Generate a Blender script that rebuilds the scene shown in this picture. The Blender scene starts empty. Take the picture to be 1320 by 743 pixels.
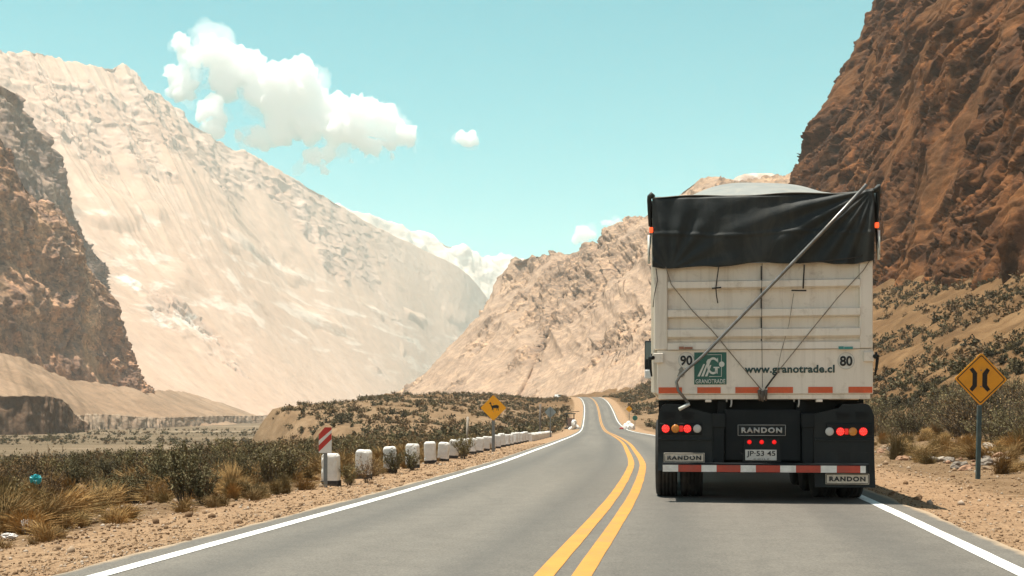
import bpy, bmesh, math, random
import numpy as np
from mathutils import Vector, Matrix
R = math.radians
random.seed(7)
RNG = np.random.default_rng(7)
S = bpy.context.scene
COL = S.collection

# ------------------------------------------------------------------ camera
F, CH, HOR, K = 1500.0, 1.04, 535.0, 0.8667      # focal length (px of 1320), eye height, horizon row
cd = bpy.data.cameras.new('camera')
cam = bpy.data.objects.new('camera', cd); COL.objects.link(cam)
cam.location = (0, 0, CH); cam.rotation_euler = (R(90), 0, 0)
cd.sensor_width = 36; cd.lens = 36 * F / 1320
cd.shift_y = (HOR - 371.5) / 1320
cd.clip_start = 0.1; cd.clip_end = 60000
S.camera = cam

# ------------------------------------------------------------------ sky, sun, exposure
SUN_EL, SUN_AZ = R(78), R(282)      # azimuth from +Y clockwise: a high noon sun, a little to the left
w = bpy.data.worlds.new('World'); S.world = w; w.use_nodes = True
nt = w.node_tree; nt.nodes.clear()
wo = nt.nodes.new('ShaderNodeOutputWorld'); bg = nt.nodes.new('ShaderNodeBackground')
sky = nt.nodes.new('ShaderNodeTexSky'); sky.sky_type = 'NISHITA'; sky.sun_disc = False
sky.sun_elevation = SUN_EL; sky.sun_rotation = SUN_AZ
sky.altitude = 2200; sky.air_density = 1.0; sky.dust_density = 1.2; sky.ozone_density = 1.0
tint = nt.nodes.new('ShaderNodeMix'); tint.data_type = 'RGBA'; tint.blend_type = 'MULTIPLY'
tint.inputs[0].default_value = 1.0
# deep teal ahead, warm fill added behind the camera to light rear faces
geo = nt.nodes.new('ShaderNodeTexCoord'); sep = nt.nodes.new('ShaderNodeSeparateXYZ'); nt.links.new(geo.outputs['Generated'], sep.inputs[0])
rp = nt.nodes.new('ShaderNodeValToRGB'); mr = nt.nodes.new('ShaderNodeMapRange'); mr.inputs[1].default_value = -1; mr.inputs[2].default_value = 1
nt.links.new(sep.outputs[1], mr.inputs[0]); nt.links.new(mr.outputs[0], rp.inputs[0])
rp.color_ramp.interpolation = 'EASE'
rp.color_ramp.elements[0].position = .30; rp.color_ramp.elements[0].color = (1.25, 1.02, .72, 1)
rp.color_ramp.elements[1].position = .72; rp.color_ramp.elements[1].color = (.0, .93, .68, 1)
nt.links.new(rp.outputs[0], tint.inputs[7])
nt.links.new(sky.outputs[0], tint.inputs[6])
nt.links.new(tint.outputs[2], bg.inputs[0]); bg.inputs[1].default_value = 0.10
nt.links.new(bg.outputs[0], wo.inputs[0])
sl = bpy.data.lights.new('sun', 'SUN'); sl.energy = 4.4; sl.angle = R(0.5); sl.color = (1.0, 0.93, 0.82)
sun = bpy.data.objects.new('sun', sl); COL.objects.link(sun)
sd = Vector((math.sin(SUN_AZ) * math.cos(SUN_EL), math.cos(SUN_AZ) * math.cos(SUN_EL), math.sin(SUN_EL)))
sun.rotation_euler = sd.to_track_quat('Z', 'Y').to_euler(); sun.location = sd * 50
S.view_settings.view_transform = 'Standard'; S.view_settings.look = 'None'
S.view_settings.exposure = 1.12; S.view_settings.gamma = 1; S.view_settings.use_curve_mapping = False
S.render.engine = 'CYCLES'
c = S.cycles
c.use_denoising = True; c.denoising_prefilter = 'ACCURATE'; c.denoiser = 'OPENIMAGEDENOISE'
c.max_bounces = 44; c.diffuse_bounces = 3; c.glossy_bounces = 3; c.transmission_bounces = 4
c.volume_bounces = 40; c.transparent_max_bounces = 8
c.use_adaptive_sampling = True; c.adaptive_threshold = 0.01
c.volume_step_rate = 2.0; c.volume_max_steps = 256
c.caustics_reflective = False; c.caustics_refractive = False
S.render.use_persistent_data = False

# ------------------------------------------------------------------ helpers
def pt(px, py, Y):
    """the point at depth Y that stands behind a photograph pixel"""
    return ((px - 660) / F * Y, Y, CH + (HOR - py) / F * Y)

def put(o, label=None, cat=None, group=None, kind=None):
    if label: o['label'] = label
    if cat: o['category'] = cat
    if group: o['group'] = group
    if kind: o['kind'] = kind
    return o

def empty(name, loc=(0, 0, 0), rz=0.0):
    o = bpy.data.objects.new(name, None); COL.objects.link(o)
    o.location = loc; o.rotation_euler = (0, 0, rz); o.empty_display_size = 0.3
    return o

def mesh_obj(name, verts, faces, m=None, parent=None, smooth=False):
    me = bpy.data.meshes.new(name)
    if isinstance(verts, np.ndarray) and isinstance(faces, np.ndarray):
        nv, (nf, k) = len(verts), faces.shape
        me.vertices.add(nv); me.vertices.foreach_set('co', np.ascontiguousarray(verts, dtype=np.float32).ravel())
        me.loops.add(nf * k); me.loops.foreach_set('vertex_index', np.ascontiguousarray(faces, dtype=np.int32).ravel())
        me.polygons.add(nf); me.polygons.foreach_set('loop_start', np.arange(0, nf * k, k, dtype=np.int32))
        me.update(calc_edges=True); me.validate()
    else:
        me.from_pydata([tuple(v) for v in verts], [], [tuple(f) for f in faces]); me.update()
    if smooth: me.polygons.foreach_set('use_smooth', np.ones(len(me.polygons), dtype=bool))
    ms = m if isinstance(m, (list, tuple)) else [m]
    for x in ms:
        if x: me.materials.append(x)
    o = bpy.data.objects.new(name, me); COL.objects.link(o)
    if parent: o.parent = parent
    return o

def bm_obj(name, bm, m=None, parent=None, smooth=False):
    me = bpy.data.meshes.new(name)
    bmesh.ops.recalc_face_normals(bm, faces=bm.faces[:])
    bm.to_mesh(me); bm.free()
    ms = m if isinstance(m, (list, tuple)) else [m]
    for x in ms:
        if x: me.materials.append(x)
    if smooth:
        for p in me.polygons: p.use_smooth = True
    o = bpy.data.objects.new(name, me); COL.objects.link(o)
    if parent: o.parent = parent
    return o

def add_box(bm, x0, x1, y0, y1, z0, z1, bevel=0.0, mi=0):
    r = bmesh.ops.create_cube(bm, size=1.0)
    vs = r['verts']
    for v in vs:
        v.co = Vector((x0 + (v.co.x + .5) * (x1 - x0), y0 + (v.co.y + .5) * (y1 - y0), z0 + (v.co.z + .5) * (z1 - z0)))
    fs = {f for v in vs for f in v.link_faces}
    if bevel:
        es = {e for v in vs for e in v.link_edges}
        q = bmesh.ops.bevel(bm, geom=list(es), offset=bevel, segments=2, affect='EDGES', profile=.5)
        fs = {f for f in fs if f.is_valid} | set(q['faces'])
    for f in fs: f.material_index = mi
    return bm

def box(name, x0, x1, y0, y1, z0, z1, m, parent=None, bevel=0.0):
    bm = bmesh.new(); add_box(bm, x0, x1, y0, y1, z0, z1, bevel)
    return bm_obj(name, bm, m, parent)

def add_tube(bm, pts, r, n=8, cap=True, mi=0):
    pts = [Vector(p) for p in pts]; rs = r if isinstance(r, (list, tuple)) else [r] * len(pts)
    rings = []
    for i, p in enumerate(pts):
        d = (pts[min(i + 1, len(pts) - 1)] - pts[max(i - 1, 0)]).normalized()
        a = d.orthogonal().normalized() if i == 0 else (last - d * last.dot(d)).normalized()
        last = a; b = d.cross(a)
        rings.append([bm.verts.new(p + (a * math.cos(t) + b * math.sin(t)) * rs[i]) for t in [2 * math.pi * k / n for k in range(n)]])
    for i in range(len(rings) - 1):
        for k in range(n):
            f = bm.faces.new((rings[i][k], rings[i][(k + 1) % n], rings[i + 1][(k + 1) % n], rings[i + 1][k])); f.material_index = mi; f.smooth = True
    if cap:
        bm.faces.new(rings[0][::-1]).material_index = mi; bm.faces.new(rings[-1]).material_index = mi
    return bm

def tube(name, pts, r, m, parent=None, n=8):
    bm = bmesh.new(); add_tube(bm, pts, r, n); return bm_obj(name, bm, m, parent)

def add_prism(bm, poly, y0, y1, mi=0):
    """polygon in the x,z plane pulled from y0 to y1"""
    a = [bm.verts.new((x, y0, z)) for x, z in poly]; b = [bm.verts.new((x, y1, z)) for x, z in poly]
    fs = [bm.faces.new(a), bm.faces.new(b[::-1])]
    n = len(poly)
    for i in range(n):
        fs.append(bm.faces.new((a[i], b[i], b[(i + 1) % n], a[(i + 1) % n])))
    for f in fs: f.material_index = mi
    return bm

def prism(name, poly, y0, y1, m, parent=None):
    bm = bmesh.new(); add_prism(bm, poly, y0, y1); return bm_obj(name, bm, m, parent)

def add_lathe(bm, prof, n=24, axis='Y', off=(0, 0, 0), mi=0):
    """profile of (radius, along) turned about an axis"""
    rings = []
    for r, h in prof:
        ring = []
        for k in range(n):
            t = 2 * math.pi * k / n; p = (r * math.cos(t), r * math.sin(t))
            q = (p[0], h, p[1]) if axis == 'Y' else ((h, p[0], p[1]) if axis == 'X' else (p[0], p[1], h))
            ring.append(bm.verts.new((q[0] + off[0], q[1] + off[1], q[2] + off[2])))
        rings.append(ring)
    for i in range(len(rings) - 1):
        for k in range(n):
            f = bm.faces.new((rings[i][k], rings[i][(k + 1) % n], rings[i + 1][(k + 1) % n], rings[i + 1][k])); f.material_index = mi; f.smooth = True
    bm.faces.new(rings[0][::-1]).material_index = mi; bm.faces.new(rings[-1]).material_index = mi
    return bm

def disc(name, x, z, y0, y1, r, m, parent=None, n=24, dome=0.0):
    bm = bmesh.new()
    prof = [(r, y1), (r, y0)] + ([(r * .8, y0 - dome * .6), (r * .45, y0 - dome * .9), (r * .12, y0 - dome)] if dome else [])
    add_lathe(bm, prof, n, 'Y', (x, 0, z))
    return bm_obj(name, bm, m, parent)

def text(name, s, x0, x1, z0, z1, y, m, parent=None, bold=0.0, thick=0.003, space=1.0):
    """flat lettering on a face that looks towards -y, fitted into a rectangle"""
    cu = bpy.data.curves.new(name, 'FONT'); cu.body = s; cu.size = 1; cu.offset = bold; cu.resolution_u = 4; cu.space_character = space
    t = bpy.data.objects.new(name, cu); COL.objects.link(t)
    dg = bpy.context.evaluated_depsgraph_get()
    me = bpy.data.meshes.new_from_object(t.evaluated_get(dg))
    bpy.data.objects.remove(t); bpy.data.curves.remove(cu)
    co = np.empty(len(me.vertices) * 3); me.vertices.foreach_get('co', co); co = co.reshape(-1, 3)
    lo, hi = co.min(0), co.max(0)
    u = (co[:, 0] - lo[0]) / (hi[0] - lo[0]); v = (co[:, 1] - lo[1]) / (hi[1] - lo[1])
    out = np.stack([x0 + u * (x1 - x0), np.full(len(u), y), z0 + v * (z1 - z0)], 1)
    me.vertices.foreach_set('co', out.ravel()); me.materials.clear(); me.materials.append(m); me.update()
    me.name = name
    o = bpy.data.objects.new(name, me); COL.objects.link(o)
    sm = o.modifiers.new('thickness', 'SOLIDIFY'); sm.thickness = thick; sm.offset = 0
    if parent: o.parent = parent
    return o

# ---- noise in numpy
_P = np.random.default_rng(11).permutation(256).astype(np.int64); _P = np.concatenate([_P, _P, _P])
_G = np.random.default_rng(5).normal(size=(256, 3)); _G /= np.linalg.norm(_G, axis=1)[:, None]
def perlin(p):
    p = np.asarray(p, dtype=np.float64); i = np.floor(p).astype(np.int64); f = p - i; i &= 255
    u = f * f * f * (f * (f * 6 - 15) + 10); out = 0
    for dx in (0, 1):
        wx = u[..., 0] if dx else 1 - u[..., 0]
        for dy in (0, 1):
            wy = u[..., 1] if dy else 1 - u[..., 1]
            for dz in (0, 1):
                wz = u[..., 2] if dz else 1 - u[..., 2]
                h = _P[_P[_P[(i[..., 0] + dx) & 255] + ((i[..., 1] + dy) & 255)] + ((i[..., 2] + dz) & 255)]
                g = _G[h]
                out = out + wx * wy * wz * (g[..., 0] * (f[..., 0] - dx) + g[..., 1] * (f[..., 1] - dy) + g[..., 2] * (f[..., 2] - dz))
    return out * 1.5
def fbm(p, octv=5, gain=.5, lac=2.03):
    a, s, t = 1.0, 0, np.asarray(p, dtype=np.float64)
    for k in range(octv):
        s = s + a * perlin(t); t = t * lac + 17.3; a *= gain
    return s
def ridged(p, octv=5, gain=.5, lac=2.07):
    a, s, t, wgt = 1.0, 0, np.asarray(p, dtype=np.float64), 1.0
    for k in range(octv):
        n = (1 - np.abs(perlin(t))) ** 2 * wgt; s = s + a * n; wgt = np.clip(n * 1.4, 0, 1); t = t * lac + 31.7; a *= gain
    return s - .9
def sstep(x, a, b):
    t = np.clip((np.asarray(x, dtype=np.float64) - a) / (b - a), 0, 1); return t * t * (3 - 2 * t)
def crom(xs, ys, x):
    """smooth (monotone-tangent cubic) interpolation"""
    xs, ys, x = np.asarray(xs, float), np.asarray(ys, float), np.asarray(x, float)
    m = np.gradient(ys, xs); i = np.clip(np.searchsorted(xs, x) - 1, 0, len(xs) - 2)
    h = xs[i + 1] - xs[i]; t = np.clip((x - xs[i]) / h, 0, 1)
    return (2*t**3-3*t**2+1)*ys[i] + (t**3-2*t**2+t)*h*m[i] + (-2*t**3+3*t**2)*ys[i+1] + (t**3-t**2)*h*m[i+1]

def fracture(q, slope=.9, seed=0):
    """broken rock: every cell of a Voronoi pattern is a facet with its own height and tilt"""
    i = np.floor(q).astype(np.int64); best = np.full(q.shape[:-1], 9e9); out = np.zeros(q.shape[:-1])
    rr = np.random.default_rng(900 + seed); T = rr.uniform(0, 1, (256, 3)); D = rr.normal(size=(256, 3)); H = rr.normal(size=256)
    for dx in (-1, 0, 1):
        for dy in (-1, 0, 1):
            for dz in (-1, 0, 1):
                c_ = i + np.array([dx, dy, dz]); h = _P[_P[_P[c_[..., 0] & 255] + (c_[..., 1] & 255)] + (c_[..., 2] & 255)]
                e = q - c_ - T[h]; d = (e * e).sum(-1); k = d < best
                best = np.where(k, d, best); out = np.where(k, H[h] * .5 + slope * (e * D[h]).sum(-1), out)
    return out
# ---- materials
def nodes(name):
    m = bpy.data.materials.new(name); m.use_nodes = True; t = m.node_tree
    return m, t, t.nodes['Principled BSDF'], t.links
def ramp(t, stops, fac, mode='LINEAR'):
    r = t.nodes.new('ShaderNodeValToRGB'); r.color_ramp.interpolation = mode
    e = r.color_ramp.elements
    while len(e) < len(stops): e.new(0.5)
    for el, (p, cc) in zip(e, stops):
        el.position = p; el.color = (*cc, 1) if len(cc) == 3 else cc
    t.links.new(fac, r.inputs[0]); return r.outputs[0]
def noise_n(t, vec, scale, detail=6, rough=.55, dist=0.0, typ='FBM'):
    n = t.nodes.new('ShaderNodeTexNoise'); n.inputs['Scale'].default_value = scale; n.inputs['Detail'].default_value = detail
    n.inputs['Roughness'].default_value = rough; n.inputs['Distortion'].default_value = dist
    if vec: t.links.new(vec, n.inputs['Vector'])
    return n.outputs['Fac']
def mapping(t, vec, scale=(1, 1, 1), rot=(0, 0, 0), loc=(0, 0, 0)):
    n = t.nodes.new('ShaderNodeMapping'); n.inputs['Scale'].default_value = scale; n.inputs['Rotation'].default_value = rot
    n.inputs['Location'].default_value = loc; t.links.new(vec, n.inputs['Vector']); return n.outputs[0]
def mixc(t, fac, a, b, blend='MIX'):
    n = t.nodes.new('ShaderNodeMix'); n.data_type = 'RGBA'; n.blend_type = blend
    for sock, v in ((n.inputs[0], fac), (n.inputs[6], a), (n.inputs[7], b)):
        if isinstance(v, (int, float)): sock.default_value = v
        elif isinstance(v, tuple): sock.default_value = (*v, 1) if len(v) == 3 else v
        else: t.links.new(v, sock)
    return n.outputs[2]
def math_n(t, op, a, b=None, cc=None, clamp=False):
    n = t.nodes.new('ShaderNodeMath'); n.operation = op; n.use_clamp = clamp
    for s, v in zip(n.inputs, (a, b, cc)):
        if v is None: continue
        if isinstance(v, (int, float)): s.default_value = v
        else: t.links.new(v, s)
    return n.outputs[0]
def bump(t, b, height, strength=.5, dist=.1, prev=None):
    n = t.nodes.new('ShaderNodeBump'); n.inputs['Strength'].default_value = strength; n.inputs['Distance'].default_value = dist
    t.links.new(height, n.inputs['Height'])
    if prev: t.links.new(prev, n.inputs['Normal'])
    if b: t.links.new(n.outputs[0], b.inputs['Normal'])
    return n.outputs[0]
def coord(t, which='Object'):
    return t.nodes.new('ShaderNodeTexCoord').outputs[which]
def attr(t, name):
    n = t.nodes.new('ShaderNodeAttribute'); n.attribute_name = name; return n
def plain(name, col, rough=.6, metal=0.0, var=.18, scale=9.0, dirt=None, dirt_amt=.35, spec=.4, bmp=0.0):
    """paint, plastic or metal with uneven tone and, if asked, patches of dirt"""
    m, t, b, l = nodes(name); o = coord(t)
    n = noise_n(t, o, scale, 7, .6); f = ramp(t, [(.3, (1 - var,) * 3), (.7, (1 + var * .4,) * 3)], n)
    cc = mixc(t, 1.0, col, f, 'MULTIPLY')
    if dirt:
        g = ramp(t, [(.48, (0, 0, 0)), (.72, (1, 1, 1))], noise_n(t, o, scale * .35, 8, .68, .4))
        cc = mixc(t, math_n(t, 'MULTIPLY', g, dirt_amt), cc, dirt)
    l.new(cc, b.inputs['Base Color']); b.inputs['Metallic'].default_value = metal
    l.new(math_n(t, 'ADD', math_n(t, 'MULTIPLY', n, .25), rough - .12), b.inputs['Roughness'])
    b.inputs['Specular IOR Level'].default_value = spec
    if bmp: bump(t, b, noise_n(t, o, scale * 4, 5, .6), bmp, .01)
    return m
def lamp(name, col, strength):
    m, t, b, l = nodes(name); b.inputs['Base Color'].default_value = (*[x * .6 for x in col], 1)
    b.inputs['Emission Color'].default_value = (*col, 1); b.inputs['Emission Strength'].default_value = strength
    b.inputs['Roughness'].default_value = .2
    return m
# ================================================================== THE ROAD AND THE GROUND
_Y = np.array([-60, -20, 0, 8.65, 17.1, 23.8, 28.3, 33, 44.6, 50.7, 62, 89, 103, 159, 192, 211, 241, 280, 304, 329, 383, 440, 520, 700]) * K
_X = np.array([-11.5, -4.3, -.95, .38, 1.64, 2.52, 3.09, 3.60, 4.64, 5.12, 5.95, 7.98, 8.95, 12.8, 15.05, 16.3, 18.3, 20.9, 22.4, 23.6, 24.9, 24.0, 18.0, -5.0]) * K
_ZY = np.array([-60, 0, 28, 45, 62, 89, 103, 159, 185, 205, 225, 241, 259, 280, 304, 329, 360, 383, 420, 480, 700]) * K
_Z = np.array([0, 0, 0, -.08, -.2, -.46, -.58, -1.0, -1.0, -.75, -.4, .1, 1.0, 2.1, 3.4, 4.9, 6.4, 7.1, 7.3, 5.5, 2]) * K
HW = 2.95
_gy = np.arange(-60, 606, 1.0)
def _smooth(a, sg):
    k = np.exp(-.5 * (np.arange(-40, 41) / sg) ** 2); k /= k.sum()
    return np.convolve(np.pad(a, 40, mode='reflect', reflect_type='odd'), k, mode='valid')
_near = sstep(_gy, 18, 40)
_gx = crom(_Y, _X, _gy); _gx = _gx * (1 - _near) + _smooth(_gx, 13) * _near
_gzz = crom(_ZY, _Z, _gy); _gzz = _gzz * (1 - _near) + _smooth(_gzz, 8) * _near
def road_x(Y): return crom(_gy, _gx, Y)
def road_z(Y): return crom(_gy, _gzz, Y)

def ground_z(X, Y):
    X, Y = np.asarray(X, float), np.asarray(Y, float)
    Yc = np.clip(Y, -60, 600); xc = road_x(Yc); zr = road_z(Yc)
    d = X - xc; dl = -d - HW; dr = d - HW
    # left of the road: shoulder, scrub shelf, then the river bed below a terrace edge
    edge = 17.5 + 32 * sstep(Y, 105, 205)
    z = -.03 - .10 * sstep(dl, .4, 1.8) - .50 * sstep(dl, 2.4, 7) - .75 * sstep(dl, 9, 26)
    terr = 4.0 * sstep(Y, 118, 200) * (1 - sstep(Y, 290, 420)) * sstep(dl, 7, 24)
    zl = zr * (1 - .3 * sstep(dl, 5, 20)) + z + terr
    wob = 4 * perlin(np.stack([X * .03, Y * .03, X * 0], -1)) + 2.5 * perlin(np.stack([X * .11, Y * .11, X * 0 + 4], -1))
    val = -5.2 + .35 * fbm(np.stack([X * .02, Y * .02, X * 0 + 9], -1), 3) + .012 * np.clip(Y - 1500, 0, 3000)
    far = sstep(Y, 330, 520)
    zmid = zr + .018 * np.clip(Y - 400, 0, 900)
    drop = sstep(dl + wob, edge, edge + 7 + 12 * (1 - sstep(Y, 90, 150)))
    zl = zl * (1 - far) + far * (zmid + z) + 0
    zl = zl * (1 - drop) + val * drop
    # right of the road: shoulder, stony strip, then the foot of the cliff
    steep = sstep(Y, 120, 260)
    d0 = 12 - 5 * steep
    t = np.clip(dr - d0, 0, 46)
    rise = (.60 + .04 * steep) * (t - 6 * (1 - np.exp(-t / 6)))
    zrt = zr * (1 - .3 * sstep(dr, 60, 90)) - .03 - .05 * sstep(dr, .3, 1.2) + .25 * sstep(dr, 3, 8) + .5 * sstep(dr, 7, 14) + rise
    zrt = zrt * (1 - far) + far * (zmid + np.minimum(rise * .4, 8) - .05)
    lump = fbm(np.stack([X * .16, Y * .16, X * 0 + 2], -1), 4) * sstep(np.abs(d), HW + 2.5, HW + 12)
    amp = np.where(d > 0, .35 + .9 * sstep(dr, 14, 30), .16 + .5 * sstep(terr, .3, 3) * (1 - drop))
    small = .022 * fbm(np.stack([X * 1.9, Y * 1.9, X * 0], -1), 4) * sstep(np.abs(d), HW + .1, HW + 1.2)
    gull = ridged(np.stack([X * .09, Y * .05, X * 0 + 3], -1), 4) * sstep(terr, .05, .8) * drop * (1 - sstep(drop, .9, 1)) * 1.2
    zz = np.where(d > 0, zrt, zl + gull) + lump * amp + small
    flat = 1 - sstep(np.abs(d), HW + .1, HW + .45)
    return zz * (1 - flat) + (zr - .05) * flat

def make_ground():
    ys = [-60.0]
    while ys[-1] < 9000:
        y = ys[-1]; st = .22 if 4 < y < 34 else (.22 + .012 * max(y - 34, 0) if y >= 34 else 2.0 if y < -10 else .6)
        ys.append(y + min(st, 160))
    ys = np.array(ys)
    u = [0.0]
    while u[-1] < 6000:
        x = u[-1]; u.append(x + (.35 if x < 2.6 else .18 if x < 9 else .18 + .035 * (x - 9)))
    u = np.array(u); u = np.concatenate([-u[:0:-1], u])
    xc = road_x(np.clip(ys, -60, 600))
    XX = xc[:, None] + u[None, :] ; YY = np.repeat(ys[:, None], len(u), 1)
    ZZ = ground_z(XX, YY)
    V = np.stack([XX, YY, ZZ], -1).reshape(-1, 3)
    nr, nc = XX.shape; a = np.arange(nr * nc).reshape(nr, nc)
    Fc = np.stack([a[:-1, :-1], a[:-1, 1:], a[1:, 1:], a[1:, :-1]], -1).reshape(-1, 4)
    o = mesh_obj('ground', V, Fc, ground_material(), smooth=True)
    # how far a vertex lies from the road edge, and which ground it is (scrub soil, river bed)
    d = (XX - xc[:, None]).ravel()
    dl = -d - HW
    side = o.data.attributes.new('shoulder', 'FLOAT', 'POINT')
    sh = np.where(d < 0, 1 - sstep(dl, 1.0, 3.6), 1 - sstep(d - HW, .2, 4.2)); side.data.foreach_set('value', sh.astype(np.float32))
    e = 17.5 + 32 * sstep(YY.ravel(), 105, 205)
    rv = o.data.attributes.new('riverbed', 'FLOAT', 'POINT')
    rv.data.foreach_set('value', (sstep(dl, e + 2, e + 13)).astype(np.float32))
    sl_ = o.data.attributes.new('slope_foot', 'FLOAT', 'POINT')
    sl_.data.foreach_set('value', np.maximum(sstep(d - HW, 8, 20), .6 * sstep(YY.ravel(), 200, 300)).astype(np.float32))
    return put(o, kind='structure')

def ground_material():
    m, t, b, l = nodes('stony_soil'); o = coord(t)
    n1 = noise_n(t, o, .35, 8, .62); n2 = noise_n(t, o, 5, 8, .7); n3 = noise_n(t, o, 38, 5, .7)
    vor = t.nodes.new('ShaderNodeTexVoronoi'); vor.inputs['Scale'].default_value = 26; l.new(o, vor.inputs['Vector'])
    soil = ramp(t, [(.3, (.13, .083, .046)), (.5, (.19, .122, .068)), (.7, (.25, .168, .10))], n1)
    shoulder = ramp(t, [(.3, (.245, .152, .085)), (.55, (.325, .212, .127)), (.75, (.39, .27, .17))], n2)
    bed = ramp(t, [(.36, (.088, .066, .040)), (.48, (.135, .098, .060)), (.60, (.185, .136, .088)), (.69, (.31, .255, .195))], noise_n(t, mapping(t, o, (.30, 1, 1)), .030, 10, .70))
    foot = ramp(t, [(.3, (.085, .047, .021)), (.52, (.14, .079, .036)), (.7, (.21, .127, .062))], noise_n(t, o, .22, 8, .65))
    sa = attr(t, 'shoulder').outputs['Fac']; ra = attr(t, 'riverbed').outputs['Fac']; fa = attr(t, 'slope_foot').outputs['Fac']
    edge_n = math_n(t, 'MULTIPLY', math_n(t, 'SUBTRACT', n2, .5), .9)
    def soft(a): return ramp(t, [(.38, (0, 0, 0)), (.62, (1, 1, 1))], math_n(t, 'ADD', a, edge_n, None, True))
    cc = mixc(t, soft(fa), soil, foot); cc = mixc(t, soft(sa), cc, shoulder); cc = mixc(t, ra, cc, bed)
    peb = ramp(t, [(.0, (.62, .6, .58)), (.35, (1, 1, 1)), (.8, (1.22, 1.2, 1.16))], vor.outputs['Color'])
    cc = mixc(t, .8, cc, peb, 'MULTIPLY')
    cc = mixc(t, .7, cc, ramp(t, [(.3, (.62, .6, .58)), (.6, (1.12, 1.12, 1.12))], n3), 'MULTIPLY')
    l.new(cc, b.inputs['Base Color']); b.inputs['Roughness'].default_value = .95; b.inputs['Specular IOR Level'].default_value = .1
    p = bump(t, None, n2, .7, .12); p = bump(t, None, vor.outputs['Distance'], .5, .03, p); bump(t, b, n3, .5, .015, p)
    return m

def asphalt_material():
    m, t, b, l = nodes('worn_asphalt'); o = coord(t); uv = coord(t, 'UV')
    fine = noise_n(t, o, 55, 6, .8); mid = noise_n(t, o, 3.2, 8, .65); big = noise_n(t, mapping(t, uv, (.9, .05, 1)), 1.0, 6, .6)
    base = ramp(t, [(.3, (.124, .112, .096)), (.7, (.152, .138, .118))], mid)
    base = mixc(t, .55, base, ramp(t, [(.32, (.62, .62, .63)), (.68, (1.22, 1.2, 1.18))], big), 'MULTIPLY')
    base = mixc(t, .75, base, ramp(t, [(.3, (.42, .42, .42)), (.5, (1, 1, 1)), (.7, (1.75, 1.72, 1.62))], fine), 'MULTIPLY')
    # polished wheel tracks, a little darker, and dust towards the edges
    sep = t.nodes.new('ShaderNodeSeparateXYZ'); l.new(uv, sep.inputs[0])
    ax = math_n(t, 'ABSOLUTE', sep.outputs[0])
    tr = math_n(t, 'ABSOLUTE', math_n(t, 'SUBTRACT', math_n(t, 'ABSOLUTE', math_n(t, 'SUBTRACT', ax, 1.5)), .85))
    trk = ramp(t, [(.0, (1, 1, 1)), (.42, (0, 0, 0))], tr)
    base = mixc(t, math_n(t, 'MULTIPLY', trk, math_n(t, 'ADD', math_n(t, 'MULTIPLY', big, .75), .06)), base, (.070, .067, .062))
    dust = ramp(t, [(.50, (0, 0, 0)), (.78, (1, 1, 1))], math_n(t, 'ADD', math_n(t, 'MULTIPLY', ramp(t, [(.955, (0, 0, 0)), (1.0, (1, 1, 1))], math_n(t, 'DIVIDE', ax, 3.3)), .6), math_n(t, 'MULTIPLY', mid, .55)))
    base = mixc(t, dust, base, (.34, .25, .165))
    # fine meandering cracks with old tar in them
    v = t.nodes.new('ShaderNodeTexVoronoi'); v.feature = 'DISTANCE_TO_EDGE'; v.inputs['Scale'].default_value = .16
    wv = t.nodes.new('ShaderNodeVectorMath'); wv.operation = 'ADD'
    nz = t.nodes.new('ShaderNodeTexNoise'); nz.inputs['Scale'].default_value = 1.3; nz.inputs['Detail'].default_value = 6; l.new(o, nz.inputs['Vector'])
    sc = t.nodes.new('ShaderNodeVectorMath'); sc.operation = 'SCALE'; sc.inputs['Scale'].default_value = 1.1; l.new(nz.outputs['Color'], sc.inputs[0])
    l.new(mapping(t, o, (1.6, .35, 1)), wv.inputs[0]); l.new(sc.outputs[0], wv.inputs[1]); l.new(wv.outputs[0], v.inputs['Vector'])
    crack = ramp(t, [(.004, (1, 1, 1)), (.011, (0, 0, 0))], v.outputs['Distance'])
    crk = math_n(t, 'MULTIPLY', crack, ramp(t, [(.52, (0, 0, 0)), (.66, (.45, .45, .45))], noise_n(t, o, .11, 3)))
    base = mixc(t, crk, base, (.05, .048, .045))
    l.new(base, b.inputs['Base Color']); b.inputs['Roughness'].default_value = .82; b.inputs['Specular IOR Level'].default_value = .3
    p = bump(t, None, fine, .6, .008); bump(t, b, mid, .15, .03, p)
    return m

def paint_material(name, col, wear):
    m, t, b, l = nodes(name); o = coord(t)
    f = noise_n(t, o, 60, 5, .75); g = noise_n(t, o, 1.7, 8, .7)
    worn = ramp(t, [(wear - .08, (1, 1, 1)), (wear + .06, (0, 0, 0))], math_n(t, 'ADD', math_n(t, 'MULTIPLY', f, .55), math_n(t, 'MULTIPLY', g, .45)))
    cc = mixc(t, 1.0, col, ramp(t, [(.3, (.78, .77, .75)), (.65, (1.04, 1.04, 1.04))], g), 'MULTIPLY')
    cc = mixc(t, worn, cc, (.22, .2, .17))
    l.new(cc, b.inputs['Base Color']); b.inputs['Roughness'].default_value = .7; b.inputs['Specular IOR Level'].default_value = .3
    bump(t, b, f, .4, .006)
    return m

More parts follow.
